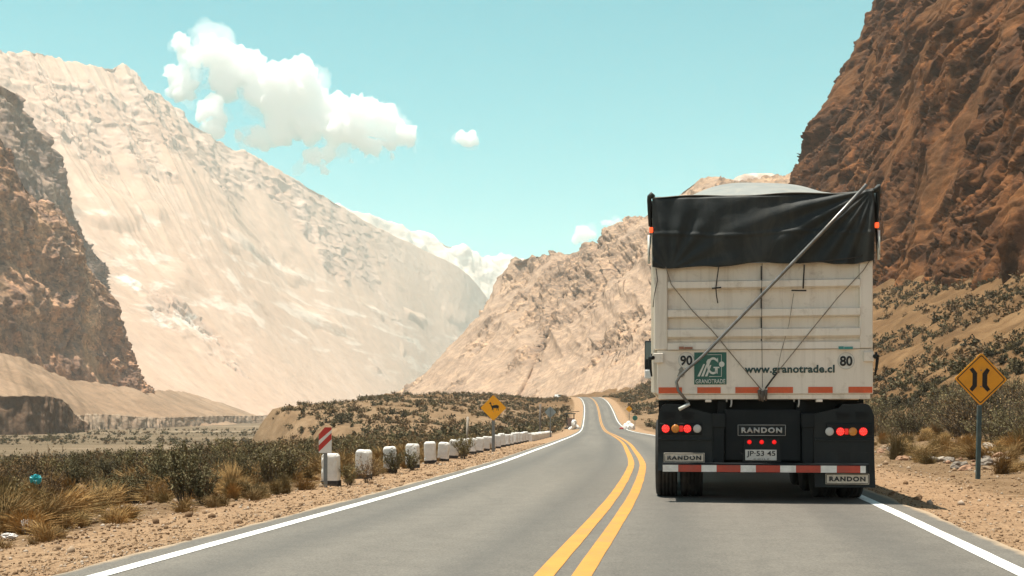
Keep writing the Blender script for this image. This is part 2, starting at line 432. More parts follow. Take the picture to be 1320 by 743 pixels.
def strip(name, off0, off1, lift, m, y0=-50.0, y1=500.0, ragged=0.0, seg=None, cross=2):
    ys = [y0]
    while ys[-1] < y1: ys.append(min(y1, ys[-1] + max(.4 if y1 > 100 else .1, .012 * abs(ys[-1]))))
    ys = np.array(ys); xc = road_x(ys); zr = road_z(ys); sl = np.gradient(xc, ys)
    nx, ny = 1 / np.sqrt(1 + sl ** 2), -sl / np.sqrt(1 + sl ** 2)
    us = np.linspace(0, 1, cross)
    e0 = off0 + ragged * fbm(np.stack([ys * .9, ys * 0, ys * 0], -1), 4); e1 = off1 + ragged * fbm(np.stack([ys * .9, ys * 0 + (7 if abs(off1 - off0) > .05 else 0), ys * 0], -1), 4)
    O = e0[:, None] * (1 - us) + e1[:, None] * us
    V = np.stack([xc[:, None] + nx[:, None] * O, ys[:, None] + ny[:, None] * O, zr[:, None] + lift + 0 * O], -1).reshape(-1, 3)
    n, k = O.shape; a = np.arange(n * k).reshape(n, k)
    Fc = np.stack([a[:-1, :-1], a[:-1, 1:], a[1:, 1:], a[1:, :-1]], -1).reshape(-1, 4)
    o = mesh_obj(name, V, Fc, m)
    uvl = o.data.uv_layers.new(name='UVMap'); li = np.empty(len(o.data.loops), dtype=np.int32); o.data.loops.foreach_get('vertex_index', li)
    uv = np.stack([O.ravel(), np.repeat(ys, k)], -1)[li]; uvl.data.foreach_set('uv', uv.astype(np.float32).ravel())
    return put(o, kind='structure')

make_ground()
strip('road', -3.28, 3.28, 0.0, asphalt_material(), ragged=.07, cross=14)
WHITE_LINE = paint_material('white_road_paint', (.78, .77, .73), .415)
YELLOW_LINE = paint_material('yellow_road_paint', (.50, .235, .045), .41)
strip('road_edge_line', -3.02, -2.89, .004, WHITE_LINE, ragged=.006)
strip('road_edge_line', 2.89, 3.02, .004, WHITE_LINE, ragged=.006)
strip('road_centre_line', -.185, -.055, .004, YELLOW_LINE, ragged=.005)
strip('road_centre_line', .055, .185, .004, YELLOW_LINE, ragged=.005)

# ================================================================== MOUNTAINS
def loft(name, cols, nu, nv, m, prof=1.0, back=.35, disp=None, zmin=None, kind='structure', smooth=True):
    """a mountainside: each column runs from a foot point to a crest point; the far side falls away behind the crest"""
    n = len(cols); cu = np.arange(n, dtype=float); uu = np.linspace(0, n - 1, nu)
    B = np.array([pt(*c_[1]) for c_ in cols]); T = np.array([pt(*c_[0]) for c_ in cols])
    Bi = np.stack([crom(cu, B[:, k], uu) for k in range(3)], -1); Ti = np.stack([crom(cu, T[:, k], uu) for k in range(3)], -1)
    if zmin is not None: Bi[:, 2] = ground_z(Bi[:, 0], Bi[:, 1]) - zmin
    vf = np.linspace(0, 1, nv); nb = max(6, int(nv * back)); vb = np.linspace(0, back, nb + 1)[1:]
    v = np.concatenate([vf, 1 + vb])
    hz = np.where(v <= 1, np.clip(v, 0, 1) ** prof, 1 - (v - 1) * 1.1)
    P = Bi[:, None, :] + (Ti - Bi)[:, None, :] * v[None, :, None]
    P[:, :, 2] = Bi[:, None, 2] + (Ti - Bi)[:, None, 2] * hz[None, :]
    du = np.gradient(P, axis=0); dv = np.gradient(P, axis=1); N = np.cross(du, dv); N /= np.linalg.norm(N, axis=-1, keepdims=True) + 1e-9
    if N[nu // 2, nv // 2, 1] > 0 and N[nu // 2, nv // 2, 2] < 0: N = -N
    L = np.linalg.norm(Ti - Bi, axis=1).mean(); W = np.linalg.norm(np.diff((Bi + Ti) / 2, axis=0), axis=1).sum()
    U = (uu / (n - 1) * W)[:, None] + 0 * v[None, :]; VV = (v * L)[None, :] + 0 * U
    mask = None
    if disp is not None:
        D = disp(P, U, VV, np.repeat(v[None, :], nu, 0))
        if isinstance(D, tuple): D, mask = D
        P = P + N * D[..., None]
    nvt = len(v); a = np.arange(nu * nvt).reshape(nu, nvt)
    Fc = np.stack([a[:-1, :-1], a[1:, :-1], a[1:, 1:], a[:-1, 1:]], -1).reshape(-1, 4)
    o = mesh_obj(name, P.reshape(-1, 3), Fc, m, smooth=smooth)
    at_ = o.data.attributes.new('outcrop', 'FLOAT', 'POINT'); at_.data.foreach_set('value', (np.ones(len(o.data.vertices)) if mask is None else mask.ravel()).astype(np.float32))
    uvl = o.data.uv_layers.new(name='UVMap'); li = np.empty(len(o.data.loops), dtype=np.int32); o.data.loops.foreach_get('vertex_index', li)
    uvl.data.foreach_set('uv', np.stack([U.ravel(), VV.ravel()], -1)[li].astype(np.float32).ravel())
    return put(o, kind=kind)

def rock_material(name, cols, scale, streak=None, patch=None, crag=.6, bscale=1.0, dark=None, scree=None, blocks=None, con=.75, hband=None):
    """weathered rock: tones at three sizes, scree streaks down the fall line (uv), outcrop patches"""
    m, t, b, l = nodes(name); o = coord(t); uv = coord(t, 'UV')
    n1 = noise_n(t, o, scale, 10, .62, .6); n2 = noise_n(t, o, scale * 7, 10, .68, .3); n3 = noise_n(t, o, scale * 45, 6, .7)
    cc = ramp(t, cols, n1)
    if dark:   # dark veins and varnish of the rock itself
        g = ramp(t, [(.44, (1, 1, 1)), (.58, (0, 0, 0))], noise_n(t, mapping(t, o, (1, 1, .55), (0, R(35), R(20))), scale * 4.2, 10, .72, 1.2))
        cc = mixc(t, math_n(t, 'MULTIPLY', g, dark[1]), cc, dark[0])
    if streak:
        sc, sv, amt, col = streak
        s = noise_n(t, mapping(t, uv, (sc, sv, 1)), 1.0, 9, .62, .25)
        cc = mixc(t, math_n(t, 'MULTIPLY', ramp(t, [(.4, (0, 0, 0)), (.66, (1, 1, 1))], s), amt), cc, col)
    if patch:
        sc, col, th, amt = patch
        s = noise_n(t, mapping(t, uv, sc), 1.0, 9, .68, .35)
        g = math_n(t, 'MULTIPLY', ramp(t, [(th, (0, 0, 0)), (th + .07, (1, 1, 1))], s), amt)
        if hband:   # pale strata crop out at one height of the slope only
            sv_ = t.nodes.new('ShaderNodeSeparateXYZ'); l.new(uv, sv_.inputs[0])
            g = math_n(t, 'MULTIPLY', g, ramp(t, [(hband[0], (0, 0, 0)), (hband[0] + .12, (1, 1, 1)), (hband[1] - .12, (1, 1, 1)), (hband[1], (0, 0, 0))], math_n(t, 'DIVIDE', sv_.outputs[1], 1350.0)))
        cc = mixc(t, g, cc, col)
    if blocks:   # single blocks differ in tone, long side along the beds
        for sc_, am in ((blocks[0], .55), (blocks[0] * 3.1, .6)):
            vo = t.nodes.new('ShaderNodeTexVoronoi'); vo.inputs['Scale'].default_value = sc_
            wn = t.nodes.new('ShaderNodeTexNoise'); wn.inputs['Scale'].default_value = sc_ * .8; wn.inputs['Detail'].default_value = 5; l.new(o, wn.inputs['Vector'])
            ad = t.nodes.new('ShaderNodeVectorMath'); ad.operation = 'MULTIPLY_ADD'; l.new(wn.outputs['Color'], ad.inputs[0]); ad.inputs[1].default_value = (1.2 / sc_,) * 3; l.new(mapping(t, o, blocks[1], blocks[2]), ad.inputs[2])
            l.new(ad.outputs[0], vo.inputs['Vector']); sx = t.nodes.new('ShaderNodeSeparateColor'); l.new(vo.outputs['Color'], sx.inputs[0])
            cc = mixc(t, am, cc, ramp(t, [(0, (.42, .40, .40)), (.45, (1, 1, 1)), (1, (1.5, 1.42, 1.32))], sx.outputs[0]), 'MULTIPLY')
    if scree:   # smooth debris between the outcrops
        ms = ramp(t, [(.25, (0, 0, 0)), (.6, (1, 1, 1))], math_n(t, 'ADD', attr(t, 'outcrop').outputs['Fac'], math_n(t, 'MULTIPLY', math_n(t, 'SUBTRACT', n2, .5), .7), None, True))
        cc = mixc(t, ms, mixc(t, .5, cc, scree), cc)
    cc = mixc(t, con, cc, ramp(t, [(.28, (.58, .57, .57)), (.5, (1, 1, 1)), (.72, (1.25, 1.23, 1.2))], n2), 'MULTIPLY')
    cc = mixc(t, con * .8, cc, ramp(t, [(.3, (.7, .7, .7)), (.68, (1.2, 1.2, 1.2))], n3), 'MULTIPLY')
    l.new(cc, b.inputs['Base Color']); b.inputs['Roughness'].default_value = .95; b.inputs['Specular IOR Level'].default_value = .08
    p = bump(t, None, n1, crag * .6, 4 * bscale); p = bump(t, None, n2, crag, 1.6 * bscale, p); bump(t, b, n3, min(1, crag * 1.2), .4 * bscale, p)
    return m

def q3(P, s, off=0.0): return P * s + off

# --- the great pale mountain on the left
def d_big(P, U, V, v):
    m = sstep(fbm(q3(P, 1 / 330., 2), 5, .55) + .85 * (sstep(v, .55, .95) - .52), -.05, .35)
    band = np.clip(np.sin(V / 34 + 2.5 * fbm(q3(P, 1 / 260.), 3)), 0, 1) * 7
    mid = sstep(v, .22, .4) * (1 - sstep(v, .6, .8)) * sstep(fbm(q3(P, 1 / 420., 9), 4, .55), .0, .3)
    gul = fbm(np.stack([U / 240, V / 1500, U * 0 + 3], -1), 4, .45) * 20 * sstep(v, .15, .8) + ridged(np.stack([(U + 60 * fbm(q3(P, 1 / 300., 3), 3)) / 95, V / 1100, U * 0 + 3], -1), 5, .5) * 6 * sstep(v, .35, .8)
    crag = m * (ridged(q3(P, 1 / 120., 5), 5, .5) * 8 + fracture(np.stack([P[..., 0] / 42, P[..., 1] / 42, P[..., 2] / 24], -1), .9, 11) * 2.2 + fracture(P / 17, .9, 12) * 1.3)
    fade = 1 - .85 * sstep(U / U.max(), .62, .85)      # the far end is a plain scree slope
    gul, crag = gul * fade, crag * fade; m = m * (.3 + .7 * fade)
    return (gul + crag + mid * band + fbm(q3(P, 1 / 24., 2), 4, .55) * .8) * sstep(v, 0, .06), np.clip(m + .0 * mid, 0, 1)
PALE = rock_material('haze_paled_scree', [(.3, (.43, .29, .215)), (.5, (.52, .37, .285)), (.7, (.60, .455, .37))], 1 / 260.,  # pale rock, with part of the distance haze put into the colour
                     streak=(1 / 46., 1 / 520., .7, (.41, .262, .178)), patch=((1 / 300., 1 / 75., 1), (.76, .69, .61), .525, .8), crag=.3, bscale=.8, dark=((.32, .225, .175), .45), scree=(.50, .335, .235), con=.42, hband=(.16, .62))
loft('mountain', [((-800, -150, 1500), (-220, 531, 560)), ((-350, -60, 2000), (120, 528, 1000)), ((-140, 20, 2250), (240, 524, 1250)), ((0, 72, 2500), (330, 521, 1550)),
                  ((48, 66, 2620), (365, 519, 1700)), ((100, 88, 2720), (395, 518, 1850)), ((160, 86, 2850), (420, 517, 2000)), ((200, 122, 2980), (445, 516, 2150)),
                  ((290, 186, 3250), (480, 515, 2400)), ((400, 242, 3500), (510, 514, 2700)), ((480, 290, 3800), (540, 514, 3000)), ((540, 320, 4100), (560, 513, 3300)), ((600, 352, 4400), (590, 512, 3600)), ((640, 400, 4800), (640, 512, 4000))],
     820, 440, PALE, prof=1.22, disp=d_big, zmin=8, smooth=False)
# --- the far whitish range closing the valley
def d_far(P, U, V, v):
    return (ridged(np.stack([U / 330, V / 700, U * 0 + 8], -1), 5) * 16 + fbm(q3(P, 1 / 240., 1), 6, .52) * 34 * sstep(v, .3, 1)) * sstep(v, 0, .08)
FAR = rock_material('haze_paled_rock', [(.3, (.50, .39, .31)), (.5, (.60, .49, .40)), (.7, (.68, .58, .49))], 1 / 400.,  # whitened, low-contrast rock: the colour carries some of the distance haze
                    patch=((1 / 300., 1 / 110., 1), (.78, .71, .63), .47, .8), crag=.5, bscale=3, con=.4)
loft('mountain', [((300, 250, 5200), (360, 515, 4300)), ((420, 262, 5400), (470, 515, 4500)), ((500, 288, 5700), (540, 515, 4800)), ((545, 302, 5900), (585, 514, 5000)), ((590, 318, 6000), (620, 514, 5200)),
                  ((625, 330, 6200), (660, 513, 5400)), ((665, 332, 6300), (700, 513, 5600)), ((740, 345, 6400), (760, 512, 5700)), ((860, 350, 6500), (880, 512, 5800))],
     260, 150, FAR, prof=1.1, disp=d_far, zmin=8)
# --- pale peak just showing above the load on the right
loft('mountain', [((840, 330, 2400), (820, 500, 1900)), ((900, 255, 2350), (880, 500, 1900)), ((950, 232, 2300), (930, 500, 1850)), ((990, 222, 2300), (980, 500, 1850)), ((1040, 226, 2250), (1040, 500, 1800)), ((1130, 190, 2200), (1130, 500, 1800)), ((1300, 150, 2100), (1300, 500, 1700))],
     160, 90, PALE, prof=1.1, disp=lambda P, U, V, v: ridged(q3(P, 1 / 130.), 5) * 18 * sstep(v, 0, .1))
# --- the rocky ridge right of the valley, behind the road
def d_mid(P, U, V, v):
    m = sstep(fbm(q3(P, 1 / 75., 3), 5, .55) + .5 * (sstep(v, .45, .9) - .45), -.12, .22)
    A, B = U * .55 + V * .83, U * .83 - V * .55
    big = fbm(q3(P, 1 / 120., 3), 5, .45) * 9 * sstep(v, .1, .5) + ridged(np.stack([A / 70, B / 260, U * 0], -1), 4, .5) * 4 * sstep(v, .12, .45)
    fr = fracture(np.stack([A / 11, B / 22, P[..., 2] / 40], -1), .8, 1) * 1.9 + fracture(np.stack([A / 5, B / 9, P[..., 2] / 16], -1), .8, 2) * .75
    return (big + m * (fr + ridged(q3(P, 1 / 30., 5), 4) * 2.0) + fbm(q3(P, 1 / 9., 2), 4, .6) * .45) * sstep(v, 0, .1), m
MID = rock_material('tan_ridge_rock', [(.3, (.215, .145, .097)), (.5, (.295, .205, .14)), (.7, (.375, .27, .19))], 1 / 95.,
                    streak=(1 / 16., 1 / 150., .2, (.45, .31, .20)), crag=.45, bscale=.5, dark=((.16, .112, .088), .5), scree=(.36, .255, .182), blocks=(1 / 9., (1, .7, 1.5), (R(15), R(35), 0)))
loft('mountain', [((800, 330, 1500), (720, 505, 1450)), ((700, 335, 1330), (560, 512, 1250)), ((662, 338, 1190), (452, 517, 1060)), ((690, 329, 1130), (535, 515, 880)), ((728, 326, 1080), (620, 514, 760)), ((765, 318, 1040), (680, 513, 660)),
                  ((800, 292, 990), (740, 512, 570)), ((842, 272, 940), (800, 510, 490)), ((900, 232, 900), (850, 500, 430)), ((980, 236, 860), (900, 490, 400)), ((1100, 225, 800), (980, 470, 400))],
     640, 360, MID, prof=1.3, disp=d_mid, zmin=5, smooth=False)
# --- brown outcrop and the spur behind it on the left
def d_crag(P, U, V, v):
    m = .3 + .7 * sstep(fbm(q3(P, 1 / 45., 6), 5, .55), -.42, -.02)
    A, B = U * .8 + V * .6, U * .6 - V * .8
    big = fbm(q3(P, 1 / 75., 4), 4, .45) * 10 + ridged(q3(P, 1 / 34., 4), 5, .55) * 4
    fr = fracture(np.stack([A / 17, B / 9, P[..., 1] / 30], -1), .9, 3) * 1.7 + fracture(np.stack([A / 6, B / 3.6, P[..., 1] / 10], -1), .9, 4) * .8
    return (big + m * fr + fbm(q3(P, 1 / 8., 2), 4, .6) * .7) * sstep(v, 0, .05), m
CRAG = rock_material('brown_crag_rock', [(.3, (.26, .135, .078)), (.5, (.41, .23, .135)), (.7, (.54, .345, .215))], 1 / 70.,
                     crag=.8, bscale=.5, dark=((.14, .10, .088), .6), scree=(.46, .285, .16), blocks=(1 / 6., (1, 1, 1.6), (R(15), R(-30), 0)))
SPUR = rock_material('grey_brown_rock', [(.3, (.28, .185, .135)), (.5, (.37, .255, .185)), (.7, (.45, .33, .245))], 1 / 100., crag=.9, bscale=1.2, dark=((.13, .10, .09), .7))
loft('mountain', [((-700, -300, 700), (-500, 500, 520)), ((-350, -60, 780), (-200, 500, 600)), ((-120, 40, 860), (-40, 500, 700)), ((0, 108, 930), (70, 500, 800)), ((28, 140, 980), (95, 480, 880)), ((70, 218, 1050), (118, 440, 960)), ((105, 300, 1120), (135, 410, 1060)), ((132, 345, 1180), (142, 390, 1160)), ((110, 350, 1350), (120, 420, 1350))],
     300, 220, SPUR, prof=.85, disp=d_crag, smooth=False)
loft('mountain', [((-700, -100, 520), (-560, 540, 430)), ((-320, 60, 570), (-250, 530, 490)), ((-90, 150, 610), (-60, 470, 550)), ((-5, 178, 640), (20, 478, 590)), ((34, 245, 660), (70, 492, 620)), ((70, 275, 680), (110, 502, 645)), ((97, 326, 700), (140, 508, 670)),
                  ((130, 388, 715), (168, 514, 690)), ((164, 446, 730), (188, 514, 705)), ((188, 494, 745), (197, 514, 730)), ((170, 500, 830), (180, 520, 830))],
     330, 260, CRAG, prof=.72, disp=lambda P, U, V, v: (lambda r: (r[0] * .62, r[1]))(d_crag(P, U, V, v)), smooth=False)
# --- sandy apron at the foot of the outcrop, and the cut bank above the river bed
def d_apron(P, U, V, v): return (fbm(q3(P, 1 / 40.), 5, .5) * 2.2 + ridged(np.stack([U / 26, V / 200, U * 0], -1), 4) * .7) * sstep(v, 0, .1)
APRON = rock_material('sandy_apron', [(.3, (.18, .118, .073)), (.5, (.245, .164, .105)), (.7, (.32, .222, .15))], 1 / 60., streak=(1 / 14., 1 / 160., .6, (.31, .20, .125)), crag=.6, bscale=.5)
loft('hill', [((-400, 380, 620), (-300, 545, 330)), ((-120, 425, 535), (-60, 540, 400)), ((0, 452, 570), (60, 532, 440)), ((60, 477, 605), (140, 531, 500)), ((120, 495, 650), (220, 531, 590)), ((185, 503, 715), (300, 531, 700)), ((232, 505, 1000), (345, 530, 1000)), ((260, 512, 1250), (372, 530, 1250))],
     220, 90, APRON, prof=1.15, disp=d_apron, zmin=3)
BANK = rock_material('dark_bank_earth', [(.3, (.13, .078, .048)), (.5, (.19, .118, .074)), (.7, (.26, .168, .108))], 1 / 14., crag=.9, bscale=.25, dark=((.08, .052, .036), .6))
def d_bank(P, U, V, v): return (ridged(np.stack([U / 9, V / 30, U * 0], -1), 5, .55) * 1.5 * (1 - .7 * sstep(v, .7, 1)) + fbm(q3(P, 1 / 3.), 4) * .4)
loft('river_bank', [((-260, 500, 330), (-262, 552, 326)), ((-40, 508, 366), (-42, 551, 362)), ((40, 510, 380), (40, 550, 376)), ((70, 512, 392), (71, 549, 388)), ((86, 520, 402), (87, 548, 398)), ((98, 536, 412), (99, 548, 408)), ((112, 546, 422), (113, 548, 420))],
     200, 40, BANK, prof=.8, disp=d_bank, zmin=2)
REDBANK = rock_material('reddish_bank_earth', [(.3, (.27, .185, .125)), (.5, (.34, .24, .165)), (.7, (.40, .30, .215))], 1 / 16., crag=.8, bscale=.3)
loft('river_bank', [((95, 536, 470), (97, 547, 462)), ((130, 534, 500), (132, 546, 492)), ((190, 538, 560), (190, 545, 552)), ((225, 538, 600), (226, 543, 594)), ((290, 536, 760), (290, 541, 752)), ((330, 536, 900), (332, 540, 890)), ((372, 534, 1050), (374, 539, 1040))],
     240, 24, REDBANK, prof=.8, disp=lambda P, U, V, v: d_bank(P, U, V, v) * .8, zmin=2)
# --- the brown cliff on the right
def d_cliff(P, U, V, v):
    m = .3 + .7 * sstep(fbm(q3(P, 1 / 30., 6), 5, .55), -.42, -.05)
    A, B = U * .80 + V * .60, U * .60 - V * .80 + 5 * fbm(q3(P, 1 / 45., 12), 3)       # along and across the tilted beds
    big = fbm(q3(P, 1 / 70., 6), 3, .4) * 4.6 + ridged(np.stack([U / 34, V / 90, U * 0 + 5], -1), 4, .5) * 3
    wq = B / 18; f_ = wq - np.floor(wq); led = np.where(f_ < .8, f_ / .8, (1 - f_) / .2) * 3.0 * np.clip(.45 + 1.2 * fbm(q3(P, 1 / 50., 7), 3), 0, 1.2)
    fr = fracture(np.stack([A / 17, B / 3.6, P[..., 1] / 15], -1), .9, 5) * 1.05 + fracture(np.stack([A / 6, B / 1.5, P[..., 1] / 5], -1), .9, 6) * .5
    return (big + led + m * fr + fbm(q3(P, 1 / 3.2, 2), 4, .6) * .18) * sstep(v, 0, .04), m
CLIFF = rock_material('brown_cliff_rock', [(.28, (.048, .019, .009)), (.5, (.112, .045, .018)), (.72, (.225, .095, .036))], 1 / 26.,
                      streak=(1 / 7., 1 / 40., .35, (.20, .09, .034)), crag=.9, bscale=.22, dark=((.035, .02, .014), .8), scree=(.17, .076, .029), blocks=(1 / 3.4, (1, .55, 1.5), (R(20), R(38), 0)))
loft('cliff', [((1348, -200, 520), (1106, 440, 520)), ((1248, -170, 440), (996, 430, 440)), ((1216, -160, 385), (941, 415, 380)), ((1278, -230, 345), (976, 410, 318)), ((1368, -330, 300), (1028, 400, 262)), ((1488, -480, 250), (1144, 394, 214)), ((1648, -620, 205), (1229, 378, 172)), ((1850, -800, 165), (1330, 340, 138)), ((2400, -1100, 130), (1560, 260, 108)), ((3600, -1700, 100), (2100, 90, 80)), ((6500, -3000, 70), (3200, -200, 55))],
     760, 560, CLIFF, prof=.93, back=.2, disp=d_cliff, zmin=4, smooth=False)
# ================================================================== THE TRUCK
def truck_paint():
    m, t, b, l = nodes('cream_truck_paint'); o = coord(t)
    base = ramp(t, [(.3, (.69, .625, .525)), (.7, (.78, .715, .615))], noise_n(t, o, 1.1, 6, .6))
    run = noise_n(t, mapping(t, o, (14, 1, .7)), 1.0, 8, .66, .3)             # rain-washed dirt running down
    base = mixc(t, math_n(t, 'MULTIPLY', ramp(t, [(.5, (0, 0, 0)), (.74, (1, 1, 1))], run), .34), base, (.40, .335, .25))
    gr = noise_n(t, o, 4.5, 9, .7, .5)
    base = mixc(t, math_n(t, 'MULTIPLY', ramp(t, [(.55, (0, 0, 0)), (.74, (1, 1, 1))], gr), .55), base, (.30, .235, .165))
    sp = ramp(t, [(.70, (0, 0, 0)), (.76, (1, 1, 1))], noise_n(t, o, 21, 6, .7))
    base = mixc(t, math_n(t, 'MULTIPLY', sp, .55), base, (.16, .11, .075))
    l.new(base, b.inputs['Base Color']); b.inputs['Roughness'].default_value = .55; b.inputs['Specular IOR Level'].default_value = .35
    bump(t, b, noise_n(t, o, 2.2, 4, .5), .12, .02)
    return m
def tarp_material(name, a, b_, dust):
    m, t, b, l = nodes(name); o = coord(t)
    n = noise_n(t, o, 1.6, 8, .62, .6); g = noise_n(t, mapping(t, o, (2.2, 2.2, .8)), 2.0, 9, .68, .5)
    cc = ramp(t, [(.35, a), (.7, b_)], n)
    cc = mixc(t, math_n(t, 'MULTIPLY', ramp(t, [(.48, (0, 0, 0)), (.75, (1, 1, 1))], g), .6), cc, dust)
    wv = noise_n(t, o, 160, 2, .5)
    l.new(cc, b.inputs['Base Color']); b.inputs['Roughness'].default_value = .62; b.inputs['Specular IOR Level'].default_value = .35
    p = bump(t, None, n, .35, .04); bump(t, b, wv, .25, .004, p)
    return m
CREAM = truck_paint()
DUSTY_WHITE = plain('white_cab_paint', (.72, .72, .70), .35, var=.1, dirt=(.4, .33, .25), dirt_amt=.3)
TARP = tarp_material('dark_tarpaulin', (.010, .015, .0155), (.022, .027, .026), (.072, .069, .058))
TARP_LIT = tarp_material('sunlit_tarpaulin_top', (.20, .205, .195), (.26, .26, .24), (.36, .32, .26))  # lighter copy of the tarpaulin: sunlight on the top put into its colour
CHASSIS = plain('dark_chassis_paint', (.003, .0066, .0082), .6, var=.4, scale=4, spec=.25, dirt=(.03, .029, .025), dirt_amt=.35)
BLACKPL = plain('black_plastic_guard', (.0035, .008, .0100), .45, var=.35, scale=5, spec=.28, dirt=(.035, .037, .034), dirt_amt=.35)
RUBBER = plain('tyre_rubber', (.014, .014, .014), .85, var=.4, scale=8, dirt=(.09, .075, .06), dirt_amt=.4, bmp=.3)
STEEL = plain('galvanised_rod', (.20, .20, .19), .42, .85, var=.25, scale=12, dirt=(.16, .12, .09), dirt_amt=.5)
ROPE = plain('old_rope', (.22, .18, .13), .95, var=.4, scale=60)
DKROPE = plain('dark_cord', (.05, .045, .04), .95, var=.4, scale=60)
ORANGE_TAPE = plain('orange_red_reflective_tape', (.62, .10, .025), .4, var=.2, scale=14, dirt=(.25, .12, .07), dirt_amt=.5)
RED_TAPE = plain('red_reflective_tape', (.42, .055, .03), .4, var=.2, scale=14, dirt=(.18, .08, .06), dirt_amt=.5)
WHITE_TAPE = plain('white_reflective_tape', (.72, .72, .68), .4, var=.15, scale=14, dirt=(.4, .36, .3), dirt_amt=.5)
GREEN = plain('dark_green_sticker', (.022, .115, .085), .45, var=.12, scale=9, dirt=(.16, .17, .13), dirt_amt=.25)
OFFWHITE = plain('off_white_print', (.62, .64, .58), .5, var=.1, scale=20)
STICKER = plain('white_round_sticker', (.64, .62, .55), .5, var=.1, scale=9, dirt=(.4, .35, .27), dirt_amt=.3)
INK = plain('black_print', (.02, .024, .024), .5, var=.2, scale=20)
GREENINK = plain('green_black_print', (.035, .075, .066), .5, var=.2, scale=20)
SILVER = plain('dull_silver_plate', (.46, .46, .43), .45, .3, var=.2, scale=25, dirt=(.15, .13, .1), dirt_amt=.4)
BEIGEPL = plain('beige_badge', (.58, .53, .44), .6, var=.18, scale=25, dirt=(.2, .16, .12), dirt_amt=.4)
PLATEW = plain('white_number_plate', (.62, .61, .56), .5, var=.12, scale=25, dirt=(.3, .26, .2), dirt_amt=.4)
LIT_RED = lamp('lit_red_led', (1.0, .010, .008), .32); DIM_RED = lamp('red_lens', (.8, .010, .008), .22); LED_DOT = lamp('bright_red_diode', (1.0, .04, .03), 1.3)
AMBER = plain('amber_lens', (.55, .20, .02), .25, var=.1, spec=.6); CLEAR = plain('clear_lens', (.48, .48, .45), .2, var=.1, spec=.6)
LIT_AMBER = lamp('lit_orange_marker', (1.0, .10, .02), .55)
GLASSDK = plain('dark_glass', (.02, .05, .055), .08, var=.1, spec=.8)

YAW = R(-8.0); SC, CX = 109.0, 984.0
tr = empty('truck', (2.955, 13.76, 0.0), YAW); tr.scale = (.98, 1, 1)
put(tr, 'cream tipper truck with black tarpaulin driving away in the right lane', 'truck')
def X_(px): return (px - CX) / SC
def Z_(py): return CH + (HOR - py) / SC
LEN = 9.6
# ---- tailgate: ribbed plate between two posts
tg = [(.0, 2.83)]
def tailgate():
    # profile down the plate: (y out of the plate, z); ribs stand out towards the viewer
    pr = [(0.045, 2.84), (0.045, 2.62), (-0.040, 2.60), (-0.040, 2.565), (0.045, 2.545), (0.045, 2.49), (0.045, 2.285), (-0.040, 2.265), (-0.040, 2.225), (0.045, 2.205), (0.045, 2.055), (-0.040, 2.03), (-0.040, 1.985), (0.012, 1.965),
          (0.03, 1.955), (0.03, 1.90), (-0.025, 1.875), (-0.025, 1.815)]
    bm = bmesh.new(); x0, x1 = X_(861), X_(1108); nx = 24
    rows = []
    for y, z in pr:
        rows.append([bm.verts.new((x0 + (x1 - x0) * k / nx, y + .006 * math.sin(k * 1.7 + z * 5) * (1 if y > 0 else .4), z)) for k in range(nx + 1)])
    for i in range(len(rows) - 1):
        for k in range(nx): bm.faces.new((rows[i][k], rows[i][k + 1], rows[i + 1][k + 1], rows[i + 1][k]))
    return bm
TG = bm_obj('tailgate', tailgate(), CREAM, tr)
sm = TG.modifiers.new('thickness', 'SOLIDIFY'); sm.thickness = .03; sm.offset = -1
bm = bmesh.new(); add_box(bm, X_(847), X_(1125), -.028, .05, 1.285, 1.812, .008)
LOW = bm_obj('tailgate_lower_panel', bm, CREAM, tr)
bm = bmesh.new(); add_box(bm, X_(850), X_(1122), -.01, .10, 1.225, 1.283, .006); bm_obj('tailgate_sill', bm, CREAM, tr)
for s, x0, x1 in ((-1, 843.5, 861), (1, 1108, 1124.5)):
    bm = bmesh.new(); add_box(bm, X_(x0), X_(x1), -.045, .10, 1.816, 3.56, .012); bm_obj('corner_post', bm, CREAM, tr)
# vertical seam and stiffeners of the tailgate
bm = bmesh.new(); add_box(bm, X_(982.5), X_(983.5), -.006, .03, 1.83, 2.8); bm_obj('seam', bm, DKROPE, TG)
# ---- side walls, floor, front wall of the load box
for s in (-1, 1):
    bm = bmesh.new(); add_box(bm, s * 1.28 - .03, s * 1.28 + .03, .10, LEN, 1.30, 3.52, .01)
    for k in range(9):
        y = .6 + k * 1.05; add_box(bm, s * 1.31 - .03 if s < 0 else s * 1.31 - .02, s * 1.31 + (.02 if s < 0 else .03), y, y + .12, 1.32, 3.5, .006)
    bm_obj('side_wall', bm, CREAM, tr)
bm = bmesh.new(); add_box(bm, -1.24, 1.24, .10, LEN, 1.24, 1.34); add_box(bm, -1.24, 1.24, LEN - .06, LEN, 1.35, 3.5); bm_obj('load_floor', bm, CREAM, tr)
